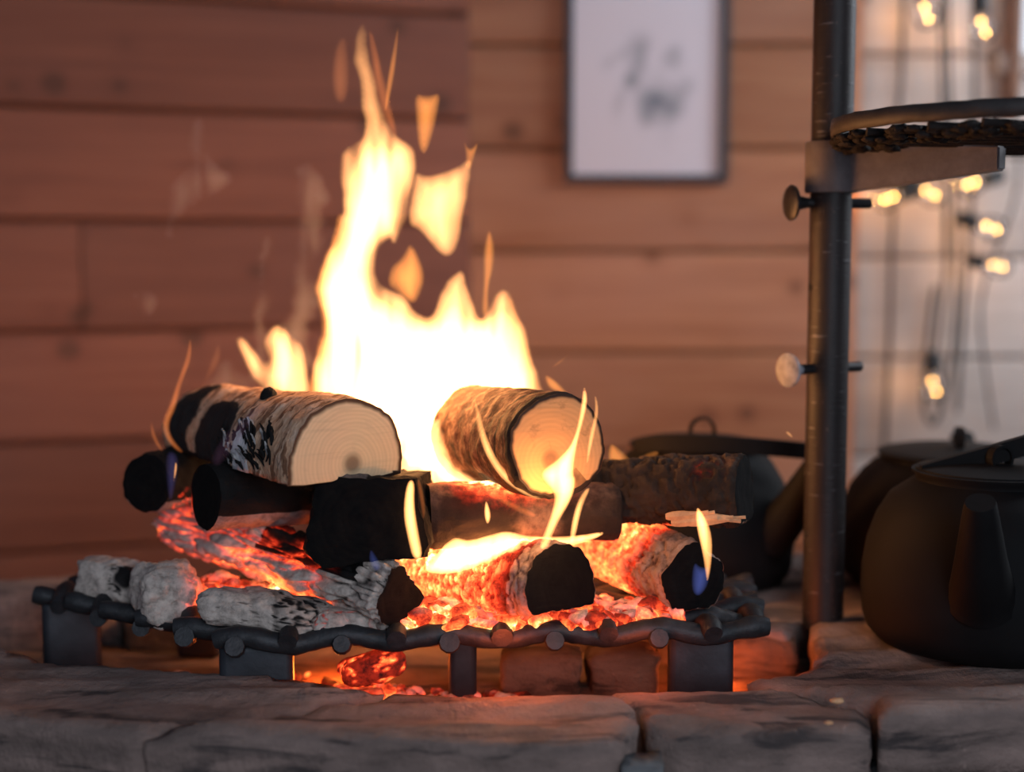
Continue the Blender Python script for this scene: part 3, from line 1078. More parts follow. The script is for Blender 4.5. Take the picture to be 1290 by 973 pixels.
# D2: white-hot centre log
make_log('burning_log', 'glowing orange log split by cross cracks with a black half-round end, at front centre', P(706, 740, 1.372), P(520, 722, 1.56), .0475, .049,
         lambda th: min(half(.50)(th), 1 / math.sqrt((math.cos(th) / 1.12) ** 2 + (math.sin(th) / .93) ** 2)), M['hot'], M['cut_char'], 'charred_end', seed=27.7, camp=.0042, crack=(40, 40, 60), nl=190, na=90, rough=.0020,
         ripple=lambda z, th: max(0, 1 - abs(((z * 58 + 1.0 * nz(z * 12, th * 1.3, 3) + .5 * nz(z * 30, th * 3, 8) + .3 * math.sin(th * 2)) % 1) - .5) * 5.0) * (.78 + .3 * nz(z * 40, th * 2, 5)),
         ash=lambda t, th, wp, c: (.42 if t > .1 else .8) - .5 * c,
         heat=lambda t, th, wp, c: min(1, max(0, min(1, (t - .04) / .22)) * (.66 + .42 * max(0, math.sin(th)) ** 1.5 + .25 * near(wp, 560, 750, 1.5, .05)) * (1 - .42 * c)))
# D3: right glowing log
make_log('burning_log', 'cracked orange and ash-grey log with a small black end, at front right', P(874, 730, 1.415), P(752, 676, 1.60), .0395, .043,
         wedge([(2.2, .86), (0.7, .9), (-math.pi / 2, .85)]), M['hot'], M['cut_char'], 'charred_end', seed=31.9, camp=.0045, crack=(85, 85, 42), nl=110, na=90, rough=.0022,
         ash=lambda t, th, wp, c: (.62 if t > .25 else .9) - .5 * c,
         heat=lambda t, th, wp, c: min(1, max(0, min(1, (t - .16) / .25)) * (.60 + .10 * c + .30 * max(0, -math.cos(th)) * t + .2 * nz(wp.x * 25, wp.y * 25, wp.z * 25))))


# ash-grey stubs at the left
def chunk(name, label, ctr, size, rot, seed, ashv, heatf, cat='log', sub=5, blocky=3.2, mat=None):
    bm = bmesh.new(); bmesh.ops.create_icosphere(bm, subdivisions=sub, radius=1)
    V = [v.co.copy() for v in bm.verts]; Fc = [[v.index for v in f.verts] for f in bm.faces]; bm.free()
    R = Matrix.Rotation(rot[2], 3, 'Z') @ Matrix.Rotation(rot[1], 3, 'Y') @ Matrix.Rotation(rot[0], 3, 'X')
    out, A, H = [], [], []
    for v in V:
        # superellipsoid: blunt stub
        a = (abs(v.x) ** blocky + abs(v.y) ** blocky + abs(v.z) ** blocky) ** (-1 / blocky)
        q = v * a
        p = Vector((q.x * size[0], q.y * size[1], q.z * size[2]))
        sv = p * 42 + Vector((seed, seed, seed))
        ds = noise.voronoi(sv + noise.noise_vector(sv * .8) * .7 + noise.noise_vector(sv * 2.3) * .35)[0]
        cr = .75 * (1 - min(1, (ds[1] - ds[0]) / .10))
        k = 1 - .09 * cr + .26 * noise.noise(p * 28 + Vector((seed, 0, 0))) + .11 * noise.noise(p * 85) + .03 * noise.noise(p * 260)
        p = R @ (p * k)
        w = Vector(ctr) + p
        out.append(p); A.append(ashv(w, p, cr)); H.append(heatf(w, p, cr))
    o = pydata(name, out, Fc, mat or M['embers'], None, True, {'ash': A, 'glow': H})
    zmin = min(p.z for p in out)
    co = [p - Vector((0, 0, zmin)) for p in out]
    for i, v in enumerate(o.data.vertices): v.co = co[i]
    o.location = Vector(ctr) + Vector((0, 0, zmin))
    return tag(o, label, cat)


chunk('ash_chunk', 'small white ash-coated stub with a black hollow, leftmost on the grate', P(152, 731, 1.515), (.050, .024, .0225), (0, .05, -.35), 3.3,
      lambda w, p, c: 1.0 - .6 * c - 1.3 * math.exp(-((w - P(158, 730, 1.49)).length / .013) ** 2), lambda w, p, c: .35 * c * (1 if p.x > .02 else 0))
chunk('ash_chunk', 'rounded grey ash stub facing left, beside the red embers', P(212, 744, 1.455), (.034, .042, .030), (.15, 0, .35), 7.3,
      lambda w, p, c: 1.0 - .55 * c, lambda w, p, c: .55 * max(0, min(1, (p.x - .012) / .02)) * (.4 + c))
chunk('ash_chunk', 'low brown-grey burnt chunk with a white flaked tip, at the left front of the grate', P(335, 770, 1.395), (.060, .030, .019), (0, .10, -.22), 11.3,
      lambda w, p, c: .85 - .6 * c - (.35 if p.x > .01 else 0), lambda w, p, c: .25 * c * (1 if p.y > 0 else 0))
chunk('ash_chunk', 'grey crumb of ash between the burnt chunk and the long burning log', P(432, 782, 1.385), (.030, .022, .012), (0, .1, .3), 15.3,
      lambda w, p, c: .8 - .5 * c, lambda w, p, c: .3 * c)


# glowing ember bed (uncountable crumbs)
def ember_bed(name, label, spots, n, smin, smax, seed, zfun, mat=None):
    r = random.Random(seed)
    V, Fc, A, H = [], [], [], []
    bm = bmesh.new(); bmesh.ops.create_icosphere(bm, subdivisions=2, radius=1)
    BV = [v.co.copy() for v in bm.verts]; BF = [[v.index for v in f.verts] for f in bm.faces]; bm.free()
    tw = sum(s[6] for s in spots)
    for i in range(n):
        u = r.random() * tw
        for s in spots:
            u -= s[6]
            if u <= 0: break
        (x, y, rx, ry, hh, heat, _) = s
        a = r.random() * 2 * math.pi; q = math.sqrt(r.random())
        cx, cy = x + rx * q * math.cos(a), y + ry * q * math.sin(a)
        sz = r.uniform(smin, smax)
        cz = zfun(cx, cy) + hh * (1 - q) * r.random() + sz * .4
        sc = Vector((r.uniform(.7, 1.5), r.uniform(.7, 1.3), r.uniform(.5, .9))) * sz
        rot = Matrix.Rotation(r.random() * 6, 3, 'Z') @ Matrix.Rotation(r.uniform(-.6, .6), 3, 'X')
        h0 = heat * r.uniform(.55, 1.15); a0 = r.uniform(.1, .9)
        b = len(V)
        for v in BV:
            k = 1 + .45 * noise.noise(v * 1.6 + Vector((i * 3.1, 0, 0)))
            p = rot @ Vector((v.x * sc.x * k, v.y * sc.y * k, v.z * sc.z * k))
            V.append((cx + p.x, cy + p.y, cz + p.z))
            up = p.z / (sc.z + 1e-9)
            A.append(a0 * (.5 + .5 * up)); H.append(max(0, min(1, h0 * (1.0 - .35 * up + .4 * noise.noise(v * 2.5 + Vector((0, i * 2.0, 0)))))))
        Fc += [[b + j for j in f] for f in BF]
    o = pydata(name, V, Fc, mat or M['embers'], None, True, {'ash': A, 'glow': H})
    recentre(o)
    return tag(o, label, 'embers', None, 'stuff')


def gp(px, py):
    p = P(px, py, 1.0); dr = p - Vector((0, 0, CAMZ)); s = (GZ - CAMZ) / dr.z
    return dr.x * s, dr.y * s


spots = []
for (px, py, rx, ry, hh, ht, w) in ((285, 755, .055, .05, .025, .62, 2.2), (345, 762, .06, .03, .022, .85, 2.2), (400, 778, .045, .02, .012, .95, 1.5), (250, 745, .06, .04, .02, .5, 1.2),
                                    (560, 782, .05, .03, .022, .85, 1.6), (640, 782, .06, .02, .014, .72, 1.6), (720, 780, .06, .02, .014, .62, 1.6), (800, 776, .05, .02, .016, .5, 1.4), (690, 770, .12, .05, .02, .7, 1.5)):
    x, y = gp(px, py); spots.append((x, y, rx, ry, hh, ht, w))
ember_bed('ember_bed', 'bed of red and orange glowing embers on the grate under the logs', spots, 620, .005, .013, 5, lambda x, y: GZ - .004)
spots2 = []
for (px, py, rx, ry, ht, w) in ((465, 868, .05, .02, .55, 1.6), (545, 872, .05, .02, .4, .6), (610, 874, .05, .02, .3, .4), (300, 850, .14, .05, .28, .4)):
    p = P(px, py, 1.0); dr = p - Vector((0, 0, CAMZ)); s = (PITZ + .01 - CAMZ) / dr.z
    spots2.append((dr.x * s, dr.y * s, rx, ry, .01, ht, w))
ember_bed('fallen_embers', 'small red embers fallen below the grate on the pit floor', spots2, 120, .004, .010, 8, lambda x, y: PITZ)
# coal hanging below the grate
chunk('hanging_ember', 'dark coal lump with red glowing veins stuck below the front of the grate', P(470, 840, 1.41), (.034, .018, .016), (0, -.35, 0), 21.1,
      lambda w, p, c: .0, lambda w, p, c: max(0, min(.8, .75 * c + .22)), cat='ember', sub=4)
# splinters under the right charred log
spl = thing('wood_splinter', 'pale torn wood splinters sticking out under the right charred log', 'splinter', P(885, 652, 1.405))
r = random.Random(4)
for i in range(9):
    a = P(842 + i * 5 + r.uniform(-6, 6), 654 + r.uniform(-4, 6), 1.405) - spl.location
    b = P(895 + i * 5.5 + r.uniform(-8, 6), 650 + r.uniform(-7, 6) + i * .4, 1.395) - spl.location
    m = (a + b) / 2 + Vector((0, 0, r.uniform(-.001, .003)))
    tubes('splinter', smooth_path([a, m, b], 5), [.0018 + .0034 * math.sin(math.pi * min(1, j / 8 + .12)) for j in range(11)], M['splinter'], spl, 6)
# peeled bark curl on the birch
birch_root = bpy.data.objects['birch_log']
bark_me = bpy.data.objects['bark'].data
MW = birch_root.matrix_world
lo, hi_ = P(281, 544, 1.45), P(344, 588, 1.45)
cand = []
for v in bark_me.vertices:
    w = MW @ v.co
    k = 1.45 / w.y
    wx, wz = w.x * k, CAMZ + (w.z - CAMZ) * k
    if lo.x < wx < hi_.x and hi_.z < wz < lo.z + .004 and (MW.to_3x3() @ v.normal).y < -.2:
        cand.append((w, (MW.to_3x3() @ v.normal).normalized()))
axw = (MW.to_3x3() @ Vector((0, 0, 1))).normalized()
for i in range(60):
    if not cand: break
    w, n_ = r.choice(cand)
    tang = (axw.cross(n_) + axw * r.uniform(-.9, .9)).normalized()
    ln = r.uniform(.008, .020); wd = r.uniform(.0008, .0018)
    path = [w + tang * ln * (k / 6 - .35) + n_ * (.0045 * (k / 6) ** 2 * r.uniform(.7, 1.4)) for k in range(7)]
    V, Fc = tube(path, [wd * (.35 + math.sin(math.pi * (.12 + .76 * k / 6))) for k in range(7)], 6)
    o = pydata('bark_curl', V, Fc, M['ashflake'] if i % 5 == 0 else M['char'], birch_root, True)
    o.matrix_parent_inverse = MW.inverted()
knot = chunk('bark_knot', 'black burnt knot standing on top of the pale split birch log', P(338, 505, 1.475), (.010, .009, .014), (0, .2, 0), 25.5,
             lambda w, p, c: .1, lambda w, p, c: 0, cat='knot', sub=4, blocky=2.2, mat=M['char'])

# ------------------------------------------------------------------ flames
def flame(label, parts, group=None, name='flame'):
    """parts: (polygon, depth position, half thickness, edge width, material, opts)"""
    p0 = parts[0][0]
    bx = sum(p[0] for p in p0) / len(p0); by = max(p[1] for p in p0)
    base = P(bx, by, parts[0][1])
    root = thing(name, label, 'flame', base, group)
    for i, (poly, d, dep, w, mat, kw) in enumerate(parts):
        puffed('tongue', poly, d, dep, w, M[mat], root, seed=base.x * 13 + i * 2.37, origin=base, **kw)
    return root


tall = [(398, 520), (392, 470), (400, 440), (411, 410), (398, 372), (398, 350), (408, 325), (423, 300), (425, 274), (433, 262), (427, 223), (427, 196), (438, 184), (458, 175), (460, 157), (452, 129), (450, 98),
        (445, 78), (446, 51), (458, 20), (464, 55), (472, 98), (482, 145), (498, 170), (521, 187), (526, 204), (522, 230), (516, 268), (505, 300), (497, 315), (492, 298), (478, 312), (469, 332), (474, 352), (493, 366), (512, 374),
        (524, 392), (540, 402), (552, 378), (562, 353), (571, 344), (582, 338), (590, 362), (599, 395), (604, 402), (612, 390), (628, 364), (645, 367), (650, 395), (664, 412), (668, 450), (684, 490), (700, 520), (660, 560), (600, 618), (520, 622), (440, 560)]
core = [(405, 540), (400, 470), (412, 430), (405, 375), (415, 335), (432, 300), (440, 260), (436, 215), (455, 190), (480, 180), (512, 195), (515, 230), (500, 285), (470, 315), (460, 350), (480, 378), (520, 400), (548, 410), (572, 375), (590, 405), (612, 400), (640, 385), (655, 430), (670, 490), (650, 560), (600, 600), (520, 610)]
inner_o = [(517, 303), (528, 322), (537, 348), (530, 372), (521, 386), (500, 370), (486, 358), (492, 335), (506, 325)]
left_fl = [(296, 423), (309, 424), (320, 440), (333, 455), (341, 452), (331, 434), (336, 418), (352, 405), (369, 422), (384, 438), (390, 470), (392, 520), (350, 512), (328, 490), (314, 472), (303, 445)]
flag = [(512, 282), (518, 240), (522, 214), (538, 221), (556, 218), (574, 210), (587, 199), (594, 202), (594, 215), (589, 243), (586, 270), (583, 294), (572, 322), (558, 325), (544, 309), (528, 291)]
flagtip = [(585, 212), (587, 195), (583, 175), (592, 190), (604, 176), (599, 195), (594, 215)]
flame('large bright fire of white and yellow flames rising between the two birch logs', [
    (tall, 1.60, .030, .026, 'fl_hot', dict(wave=.05, streak=1.0, fade=(20, 260, .22), step=4.5, jag=3)),
    ([(424, 268), (420, 300), (400, 336), (394, 362), (408, 410), (398, 440), (386, 500), (396, 520), (430, 480), (440, 380), (440, 300), (432, 270)], 1.58, .016, .016, 'fl_mid', dict(jag=4, streak=1.0)),
    ([(412, 520), (402, 470), (416, 400), (428, 340), (444, 300), (452, 240), (462, 300), (452, 380), (450, 470), (440, 530)], 1.62, .02, .02, 'fl_hot', dict(jag=5, streak=1.0)),
    ([(628, 520), (650, 470), (640, 420), (632, 378), (646, 372), (654, 400), (668, 440), (678, 486), (690, 500), (660, 530)], 1.60, .014, .014, 'fl_mid', dict(jag=3, streak=1.0)),
    ([(470, 40), (462, 30), (470, 110), (486, 160), (505, 182), (490, 120), (478, 70)], 1.57, .010, .016, 'fl_dim', dict(step=3)),
    ([(605, 400), (609, 352), (608, 317), (616, 284), (624, 309), (623, 336), (615, 364), (617, 398)], 1.59, .010, .007, 'fl_mid', dict(step=1.8)),
    (core, 1.665, .055, .045, 'fl_hot', dict(wave=.05, streak=.8, fade=(180, 420, .35))),
    (inner_o, 1.58, .016, .012, 'fl_mid', {}),
    ([(480, 622), (505, 570), (545, 520), (580, 540), (590, 580), (618, 606), (632, 614), (600, 622), (540, 628)], 1.51, .030, .018, 'fl_hot', {}),
])
flame('curved yellow flame flag at the right of the tall flame tip', [
    (flag, 1.55, .020, .022, 'fl_hot', dict(streak=.6, jag=2)), (flagtip, 1.55, .010, .006, 'fl_mid', dict(step=1.8))])
flame('two-pronged yellow flame standing behind the pale split birch log', [(left_fl, 1.60, .022, .020, 'fl_hot', dict(streak=.9, jag=2.5)), ([(338, 460), (352, 420), (360, 408), (368, 430), (372, 470), (360, 500), (345, 490)], 1.61, .016, .012, 'fl_hot', {})])
flame('small detached orange flame floating right of the tall tip', [([(521, 116), (538, 121), (557, 115), (551, 149), (542, 184), (534, 197), (526, 186), (523, 150)], 1.56, .013, .010, 'fl_mid', dict(streak=.3))])
flame('thin orange streak of flame beside the tall tip', [([(503, 22), (501, 71), (491, 130), (483, 146), (487, 100), (496, 55)], 1.56, .008, .005, 'fl_mid', dict(step=1.8))])
flame('faint dull orange flame left of the tall tip', [([(424, 50), (436, 40), (442, 90), (438, 130), (420, 130), (416, 90)], 1.60, .012, .012, 'fl_wisp', {})])
flame('long yellow flame curling up in front of the amber round cut face', [
    ([(735, 482), (741, 500), (738, 520), (727, 560), (722, 597), (726, 604), (722, 627), (700, 664), (690, 694), (676, 692), (694, 650), (700, 621), (682, 604), (683, 592), (705, 577), (722, 557), (731, 520)], 1.345, .012, .007, 'fl_small', dict(wave=.008, step=2.4)),
    ([(748, 490), (756, 515), (748, 552), (737, 600), (741, 552), (750, 520)], 1.345, .005, .004, 'fl_small', dict(wave=.008, step=1.8)),
    ([(746, 612), (733, 640), (724, 684), (716, 686), (722, 645), (734, 618)], 1.350, .007, .005, 'fl_small', dict(wave=.006, step=1.8))])
flame('narrow yellow flame running down below the pale birch cut face', [
    ([(512, 606), (507, 647), (514, 682), (520, 706), (534, 704), (527, 668), (522, 636), (523, 604)], 1.355, .010, .006, 'fl_small', dict(wave=.006, step=1.8)),
    ([(524, 602), (530, 640), (533, 660), (538, 640), (530, 605)], 1.355, .004, .004, 'fl_dim', dict(step=1.8))])
flame('small yellow teardrop flame before the scorched brown log', [([(612, 626), (620, 650), (614, 664), (609, 648)], 1.385, .008, .005, 'fl_small', dict(wave=.004, step=1.6))])
flame('single yellow and blue flame at the black end of the front right log', [
    ([(877, 636), (887, 648), (898, 673), (897, 712), (891, 738), (888, 720), (885, 698), (876, 660)], 1.375, .010, .006, 'fl_small', dict(wave=.004, step=1.8)),
    ([(873, 706), (884, 716), (895, 712), (893, 738), (880, 754), (870, 744)], 1.375, .010, .006, 'fl_blue', dict(wave=.004, step=1.8))])
flame('blaze of yellow flame lying along the top of the glowing orange log', [
    ([(530, 720), (552, 696), (572, 672), (590, 682), (616, 674), (640, 668), (664, 676), (720, 676), (770, 668), (742, 684), (690, 694), (650, 702), (600, 716), (560, 726)], 1.41, .020, .009, 'fl_small', dict(wave=.01, step=2.4)),
    ([(560, 712), (592, 690), (640, 682), (690, 684), (660, 696), (610, 712)], 1.40, .014, .008, 'fl_small', dict(wave=.006, step=2.4))])
flame('wispy orange flame curl rising at far left above the charred ends', [
    ([(240, 418), (243, 452), (230, 481), (223, 513), (212, 535), (217, 553), (234, 572), (222, 569), (205, 550), (203, 531), (214, 508), (224, 476), (234, 450)], 1.54, .007, .005, 'fl_dim', dict(wave=.006, step=1.8)),
    ([(190, 520), (194, 545), (208, 572), (199, 566), (189, 548)], 1.54, .005, .004, 'fl_dim', dict(step=1.8)),
    ([(276, 426), (280, 452), (266, 476), (256, 482), (262, 460)], 1.60, .008, .008, 'fl_wisp', dict(step=2.4)),
    ([(208, 566), (226, 572), (224, 600), (215, 640), (209, 610)], 1.49, .008, .008, 'fl_haze', dict(step=1.8)), ([(221, 578), (224, 590), (218, 612), (219, 594)], 1.485, .004, .003, 'fl_small', dict(step=1.3))])
flame('orange flame fringe along the right side of the round log top', [
    ([(684, 470), (700, 478), (722, 502), (706, 496), (690, 490)], 1.52, .008, .005, 'fl_mid', dict(step=1.8)),
    ([(768, 556), (782, 566), (800, 584), (776, 590), (764, 580)], 1.50, .008, .006, 'fl_mid', dict(step=1.8)),
    ([(790, 590), (808, 574), (828, 566), (832, 574), (812, 580), (798, 594)], 1.52, .006, .005, 'fl_mid', dict(step=1.8))])
flame('yellow flame licking the lower left side of the round log', [
    ([(596, 498), (606, 520), (612, 548), (632, 590), (664, 618), (690, 632), (666, 628), (632, 606), (610, 572), (600, 540)], 1.385, .005, .006, 'fl_small', dict(wave=.004, step=1.8)),
    ([(604, 606), (640, 630), (680, 648), (668, 654), (630, 634), (606, 616)], 1.37, .005, .005, 'fl_dim', dict(step=1.8))])
flame('small blue flame on the black wedge end of the front left log', [([(466, 690), (474, 700), (482, 716), (472, 722), (464, 708)], 1.36, .006, .005, 'fl_blue', dict(step=1.6)), ([(505, 706), (535, 702), (548, 710), (520, 720)], 1.36, .005, .005, 'fl_violet', dict(step=1.8))])
flame('violet flame haze on the bark of the pale split birch log', [([(262, 580), (280, 548), (310, 520), (330, 505), (345, 512), (320, 540), (296, 565), (275, 592)], 1.44, .010, .008, 'fl_violet', dict(step=2.4))])
flame('single short spark streak right of the main fire', [([(691, 466), (704, 454), (719, 444), (708, 458)], 1.50, .003, .002, 'fl_mid', dict(step=1.6, wave=0))], name='spark')
flame('single bright spark floating left of the iron pole', [([(988, 544), (994, 543), (1000, 551), (996, 552)], 1.50, .005, .002, 'fl_hot', dict(step=1.3, wave=0))], name='spark')

# smoke wisps
def smoke(label, polys, d):
    base = P(polys[0][0][0], polys[0][0][1], d)
    root = thing('smoke', label, 'smoke', base)
    for i, (poly, dd) in enumerate(polys_ for polys_ in [(p, d + .03 * k) for k, p in enumerate(polys)]):
        puffed('wisp', poly, dd, .035, .03, M['smoke'], root, seed=i * 3.1 + d, step=6, wave=.03, streak=1.3, jag=14 if len(polys) > 1 else 4, origin=base)


smoke('small round puff of pale smoke drifting at left before the timber wall', [[(164, 372), (178, 362), (196, 366), (204, 384), (188, 402), (170, 396)]], 1.62)
smoke('thin mauve smoke rising left of the large fire', [
    [(300, 480), (316, 400), (318, 330), (330, 280), (345, 290), (336, 340), (340, 410), (352, 470)],
    [(214, 250), (240, 200), (246, 150), (266, 160), (270, 205), (300, 220), (280, 245), (240, 260), (226, 300), (206, 300)],
    [(330, 470), (360, 380), (380, 300), (370, 230), (400, 200), (420, 240), (412, 300), (396, 340), (400, 420), (388, 480)],
    [(240, 520), (262, 470), (290, 440), (320, 470), (330, 500), (290, 520)]], 1.66)

# ------------------------------------------------------------------ pole with grill arm
POLE = P(1036, 786, 1.60); PX, PY = POLE.x, POLE.y
pole = thing('iron_pole', 'tall round iron pole with adjusting holes standing on the hearth', 'pole', (PX, PY, ZR_TOP))
PR = 0.0232
tubes('tube', [(0, 0, -.004), (0, 0, .4), (0, 0, .9)], PR, M['pole'], pole, 40)
for (px, py) in ((1028, 193), (1025, 362), (1018, 672)):
    z = P(px, py, PY).z - ZR_TOP
    a = math.radians(196)
    m = axis_matrix(Vector((math.cos(a) * (PR - .002), math.sin(a) * (PR - .002), z)), (math.cos(a), math.sin(a), 0))
    lathe('hole', [(.0001, 0), (.0042, 0), (.0042, .0024), (.0001, .0024)], M['hole'], pole, 16, m)


def thumb_screw(px0, px1, py, headr, tilt, mat, parent, label, toplevel):
    c = P((px0 + px1) / 2, py, PY)
    dirv = Vector((-math.cos(tilt), -math.sin(tilt), 0)).normalized()
    L0 = (PX - P(px0, py, PY).x) / math.cos(tilt)
    root = thing('thumb_screw', label, 'screw', Vector((PX, PY, c.z)))
    m = axis_matrix(Vector((0, 0, 0)), dirv)
    back = (P(px1, py, PY).x - PX)
    lathe('head', [(.0001, L0 + .002), (headr * .9, L0 + .001), (headr, L0 - .001), (headr * .95, L0 - .004), (headr * .45, L0 - .008), (.0075, L0 - .013), (.0058, L0 - .020)], mat, root, 28, m)
    lathe('shaft', [(.0058, -back), (.0058, L0 - .018)], M['screw_dark'], root, 16, m)
    return root


thumb_screw(985, 1097, 464, .0195, math.radians(30), M['screw'], None, 'grey disc-headed thumb screw through the pole below the grill arm', True)
thumb_screw(993, 1100, 256, .0200, math.radians(13), M['screw_dark'], None, 'dark flared thumb screw through the pole right under the grill arm', True)

arm = thing('grill_arm', 'swinging iron grill ring on a tapered arm clamped round the pole', 'grill', (PX, PY, P(1045, 243, PY).z))
az = arm.location.z
zt = P(1045, 179, PY).z
h = zt - az
lathe('sleeve', [(PR + .0008, 0), (PR + .0055, 0), (PR + .0062, .002), (PR + .0062, h - .002), (PR + .0055, h), (PR + .0008, h)], M['armsteel'], arm, 40)
RC = P(1306, 158, 1.47)
e = P(1263, 200, 1.485)
ad = Vector((e.x - PX, e.y - PY, 0)); AL = ad.length; ad.normalize()
an = Vector((-ad.y, ad.x, 0))
zend_b = P(1263, 218, 1.485).z - az; zend_t = P(1250, 184, 1.485).z - az
bm = bmesh.new()
vs = []
for (s, zb, zt_) in ((PR + .002, .0005, h - .001), (AL * .5, zend_b * .5, (h + zend_t) / 2), (AL, zend_b + .003, zend_t), ):
    for off in (-.011, .011):
        q = ad * s + an * off
        vs.append(bm.verts.new((q.x, q.y, zb))); vs.append(bm.verts.new((q.x, q.y, zt_)))
for i in (0, 4):
    a = vs[i:i + 8]
    bm.faces.new((a[0], a[4], a[5], a[1])); bm.faces.new((a[2], a[3], a[7], a[6])); bm.faces.new((a[0], a[2], a[6], a[4])); bm.faces.new((a[1], a[5], a[7], a[3]))
bm.faces.new((vs[0], vs[1], vs[3], vs[2])); bm.faces.new((vs[8], vs[10], vs[11], vs[9]))
bmesh.ops.recalc_face_normals(bm, faces=bm.faces)
bmesh.ops.bevel(bm, geom=bm.edges[:], offset=.0018, segments=2, affect='EDGES')
frombm('arm', bm, M['armsteel'], arm, True, 35)
# ring: flat band
rc = RC - arm.location
RG = (RC.x - P(1052, 158, 1.47).x)
RG = RG * 0.995
ring_h = .0165
V, Fc = [], []
nn = 96
for k in range(nn):
    a = 2 * math.pi * k / nn
    w = .0012 * nz(math.cos(a) * 9, math.sin(a) * 9, 2)
    for (rr, zz) in ((RG, 0), (RG + .001, ring_h * .5), (RG, ring_h), (RG - .005, ring_h), (RG - .006, ring_h * .5), (RG - .005, 0)):
        V.append((rc.x + (rr + w) * math.cos(a), rc.y + (rr + w) * math.sin(a), rc.z - ring_h / 2 + zz + w))
for k in range(nn):
    for j in range(6):
        Fc.append((k * 6 + j, ((k + 1) % nn) * 6 + j, ((k + 1) % nn) * 6 + (j + 1) % 6, k * 6 + (j + 1) % 6))
pydata('ring', V, Fc, M['ringsteel'], arm, True)
for k in range(-5, 6):
    y = k * .034
    xl = math.sqrt(max(0, RG ** 2 - y ** 2)) - .003
    if xl < .03: continue
    path = [Vector((rc.x + xl * (j / 10 - 1), rc.y + y, rc.z - ring_h / 2 - .004 - .004 * math.sin(math.pi * j / 20) + .0015 * nz(j * .8, k, 0))) for j in range(0, 21)]
    tubes('grill_bar', path, .0042, M['crust'], arm, 8)
# burnt crust clinging under the ring
r = random.Random(11)
V, Fc = [], []
bm = bmesh.new(); bmesh.ops.create_icosphere(bm, subdivisions=2, radius=1)
BV = [v.co.copy() for v in bm.verts]; BF = [[v.index for v in f.verts] for f in bm.faces]; bm.free()
for i in range(420):
    a = r.uniform(math.pi * .75, math.pi * 2.1); q = RG * (1 - abs(r.gauss(0, .13)) - .03)
    c = Vector((rc.x + q * math.cos(a), rc.y + q * math.sin(a), rc.z - ring_h / 2 - .003 - r.random() * .009))
    s = r.uniform(.0025, .0062)
    b = len(V)
    for v in BV:
        k = 1 + .5 * noise.noise(v * 1.8 + Vector((i * 2.0, 0, 0)))
        V.append((c.x + v.x * s * 1.7 * k, c.y + v.y * s * 1.5 * k, c.z + v.z * s * .8 * k))
    Fc += [[b + j for j in f] for f in BF]
o = pydata('burnt_crust', V, Fc, M['crust'], arm, True); o['kind'] = 'stuff'

# ------------------------------------------------------------------ kettles
def strap(name, path, w, th, mat, parent, wide=Vector((0, 1, 0))):
    V, Fc = [], []
    path = [Vector(p) for p in path]
    for i, p in enumerate(path):
        d = (path[min(i + 1, len(path) - 1)] - path[max(i - 1, 0)]).normalized()
        n = d.cross(wide).normalized()
        for (a, b) in ((-1, -1), (1, -1), (1, 1), (-1, 1)):
            V.append(p + wide * (a * w / 2) + n * (b * th / 2))
    for i in range(len(path) - 1):
        for k in range(4):
            Fc.append((i * 4 + k, i * 4 + (k + 1) % 4, (i + 1) * 4 + (k + 1) % 4, (i + 1) * 4 + k))
    Fc.append((3, 2, 1, 0)); m = len(path) * 4; Fc.append((m - 4, m - 3, m - 2, m - 1))
    return pydata(name, V, Fc, mat, parent, False)


def kettle(label, x, y, R, H, rimr, spout_a, mat, loop_a, bail=None, z=ZR_TOP + .004, loop_off=(0, 0), lid_dome=.02, loop_s=1.0):
    root = thing('kettle', label, 'kettle', (x, y, z))
    prof = [(R * .0, 0), (R * .78, 0), (R * .88, H * .02), (R * .955, H * .08), (R * .985, H * .15), (R, H * .28), (R * .995, H * .42), (R * .96, H * .58), (R * .89, H * .73), (R * .79, H * .85), (rimr * 1.08, H * .925), (rimr * 1.0, H * .945), (rimr, H * .965), (rimr * 1.045, H * .985), (rimr * 1.05, H), (rimr * .97, H * 1.005), (rimr * .9, H * .98), (0, H * .98)]
    lathe('body', prof, mat, root, 64)
    lid = lathe('lid', [(rimr * .96, H * .995), (rimr * 1.0, H * 1.0), (rimr * .99, H * 1.012), (rimr * .8, H + lid_dome * .55), (rimr * .4, H + lid_dome * .9), (0, H + lid_dome)], mat, root, 48)
    # strap loop on the lid
    ca, sa = math.cos(loop_a), math.sin(loop_a)
    pts = []
    for j in range(15):
        a = math.pi * (-.18 + 1.36 * j / 14)
        rx, rz = .0155 * loop_s, .0165 * loop_s
        lx = -math.cos(a) * rx
        pts.append(Vector((loop_off[0] + ca * lx, loop_off[1] + sa * lx, H + lid_dome * .8 + .010 * loop_s + math.sin(a) * rz)))
    strap('lid_handle', pts, .011, .0028, mat, lid, Vector((-sa, ca, 0)))
    # spout
    d = Vector((math.cos(spout_a), math.sin(spout_a), 0))
    pth = smooth_path([d * (R * .86) + Vector((0, 0, H * .40)), d * (R * 1.10) + Vector((0, 0, H * .58)), d * (R * 1.28) + Vector((0, 0, H * .80)), d * (R * 1.42) + Vector((0, 0, H * .98))], 6)
    n = len(pth)
    tubes('spout', pth, [R * (.27 - .165 * (j / (n - 1)) ** .8) for j in range(n)], mat, root, 20)
    # ears and bail
    if bail:
        pts = [Vector(p) for p in bail]
        strap('bail_handle', smooth_path(pts, 8), .010, .020, mat, root, Vector((0, 1, 0)))
    return root


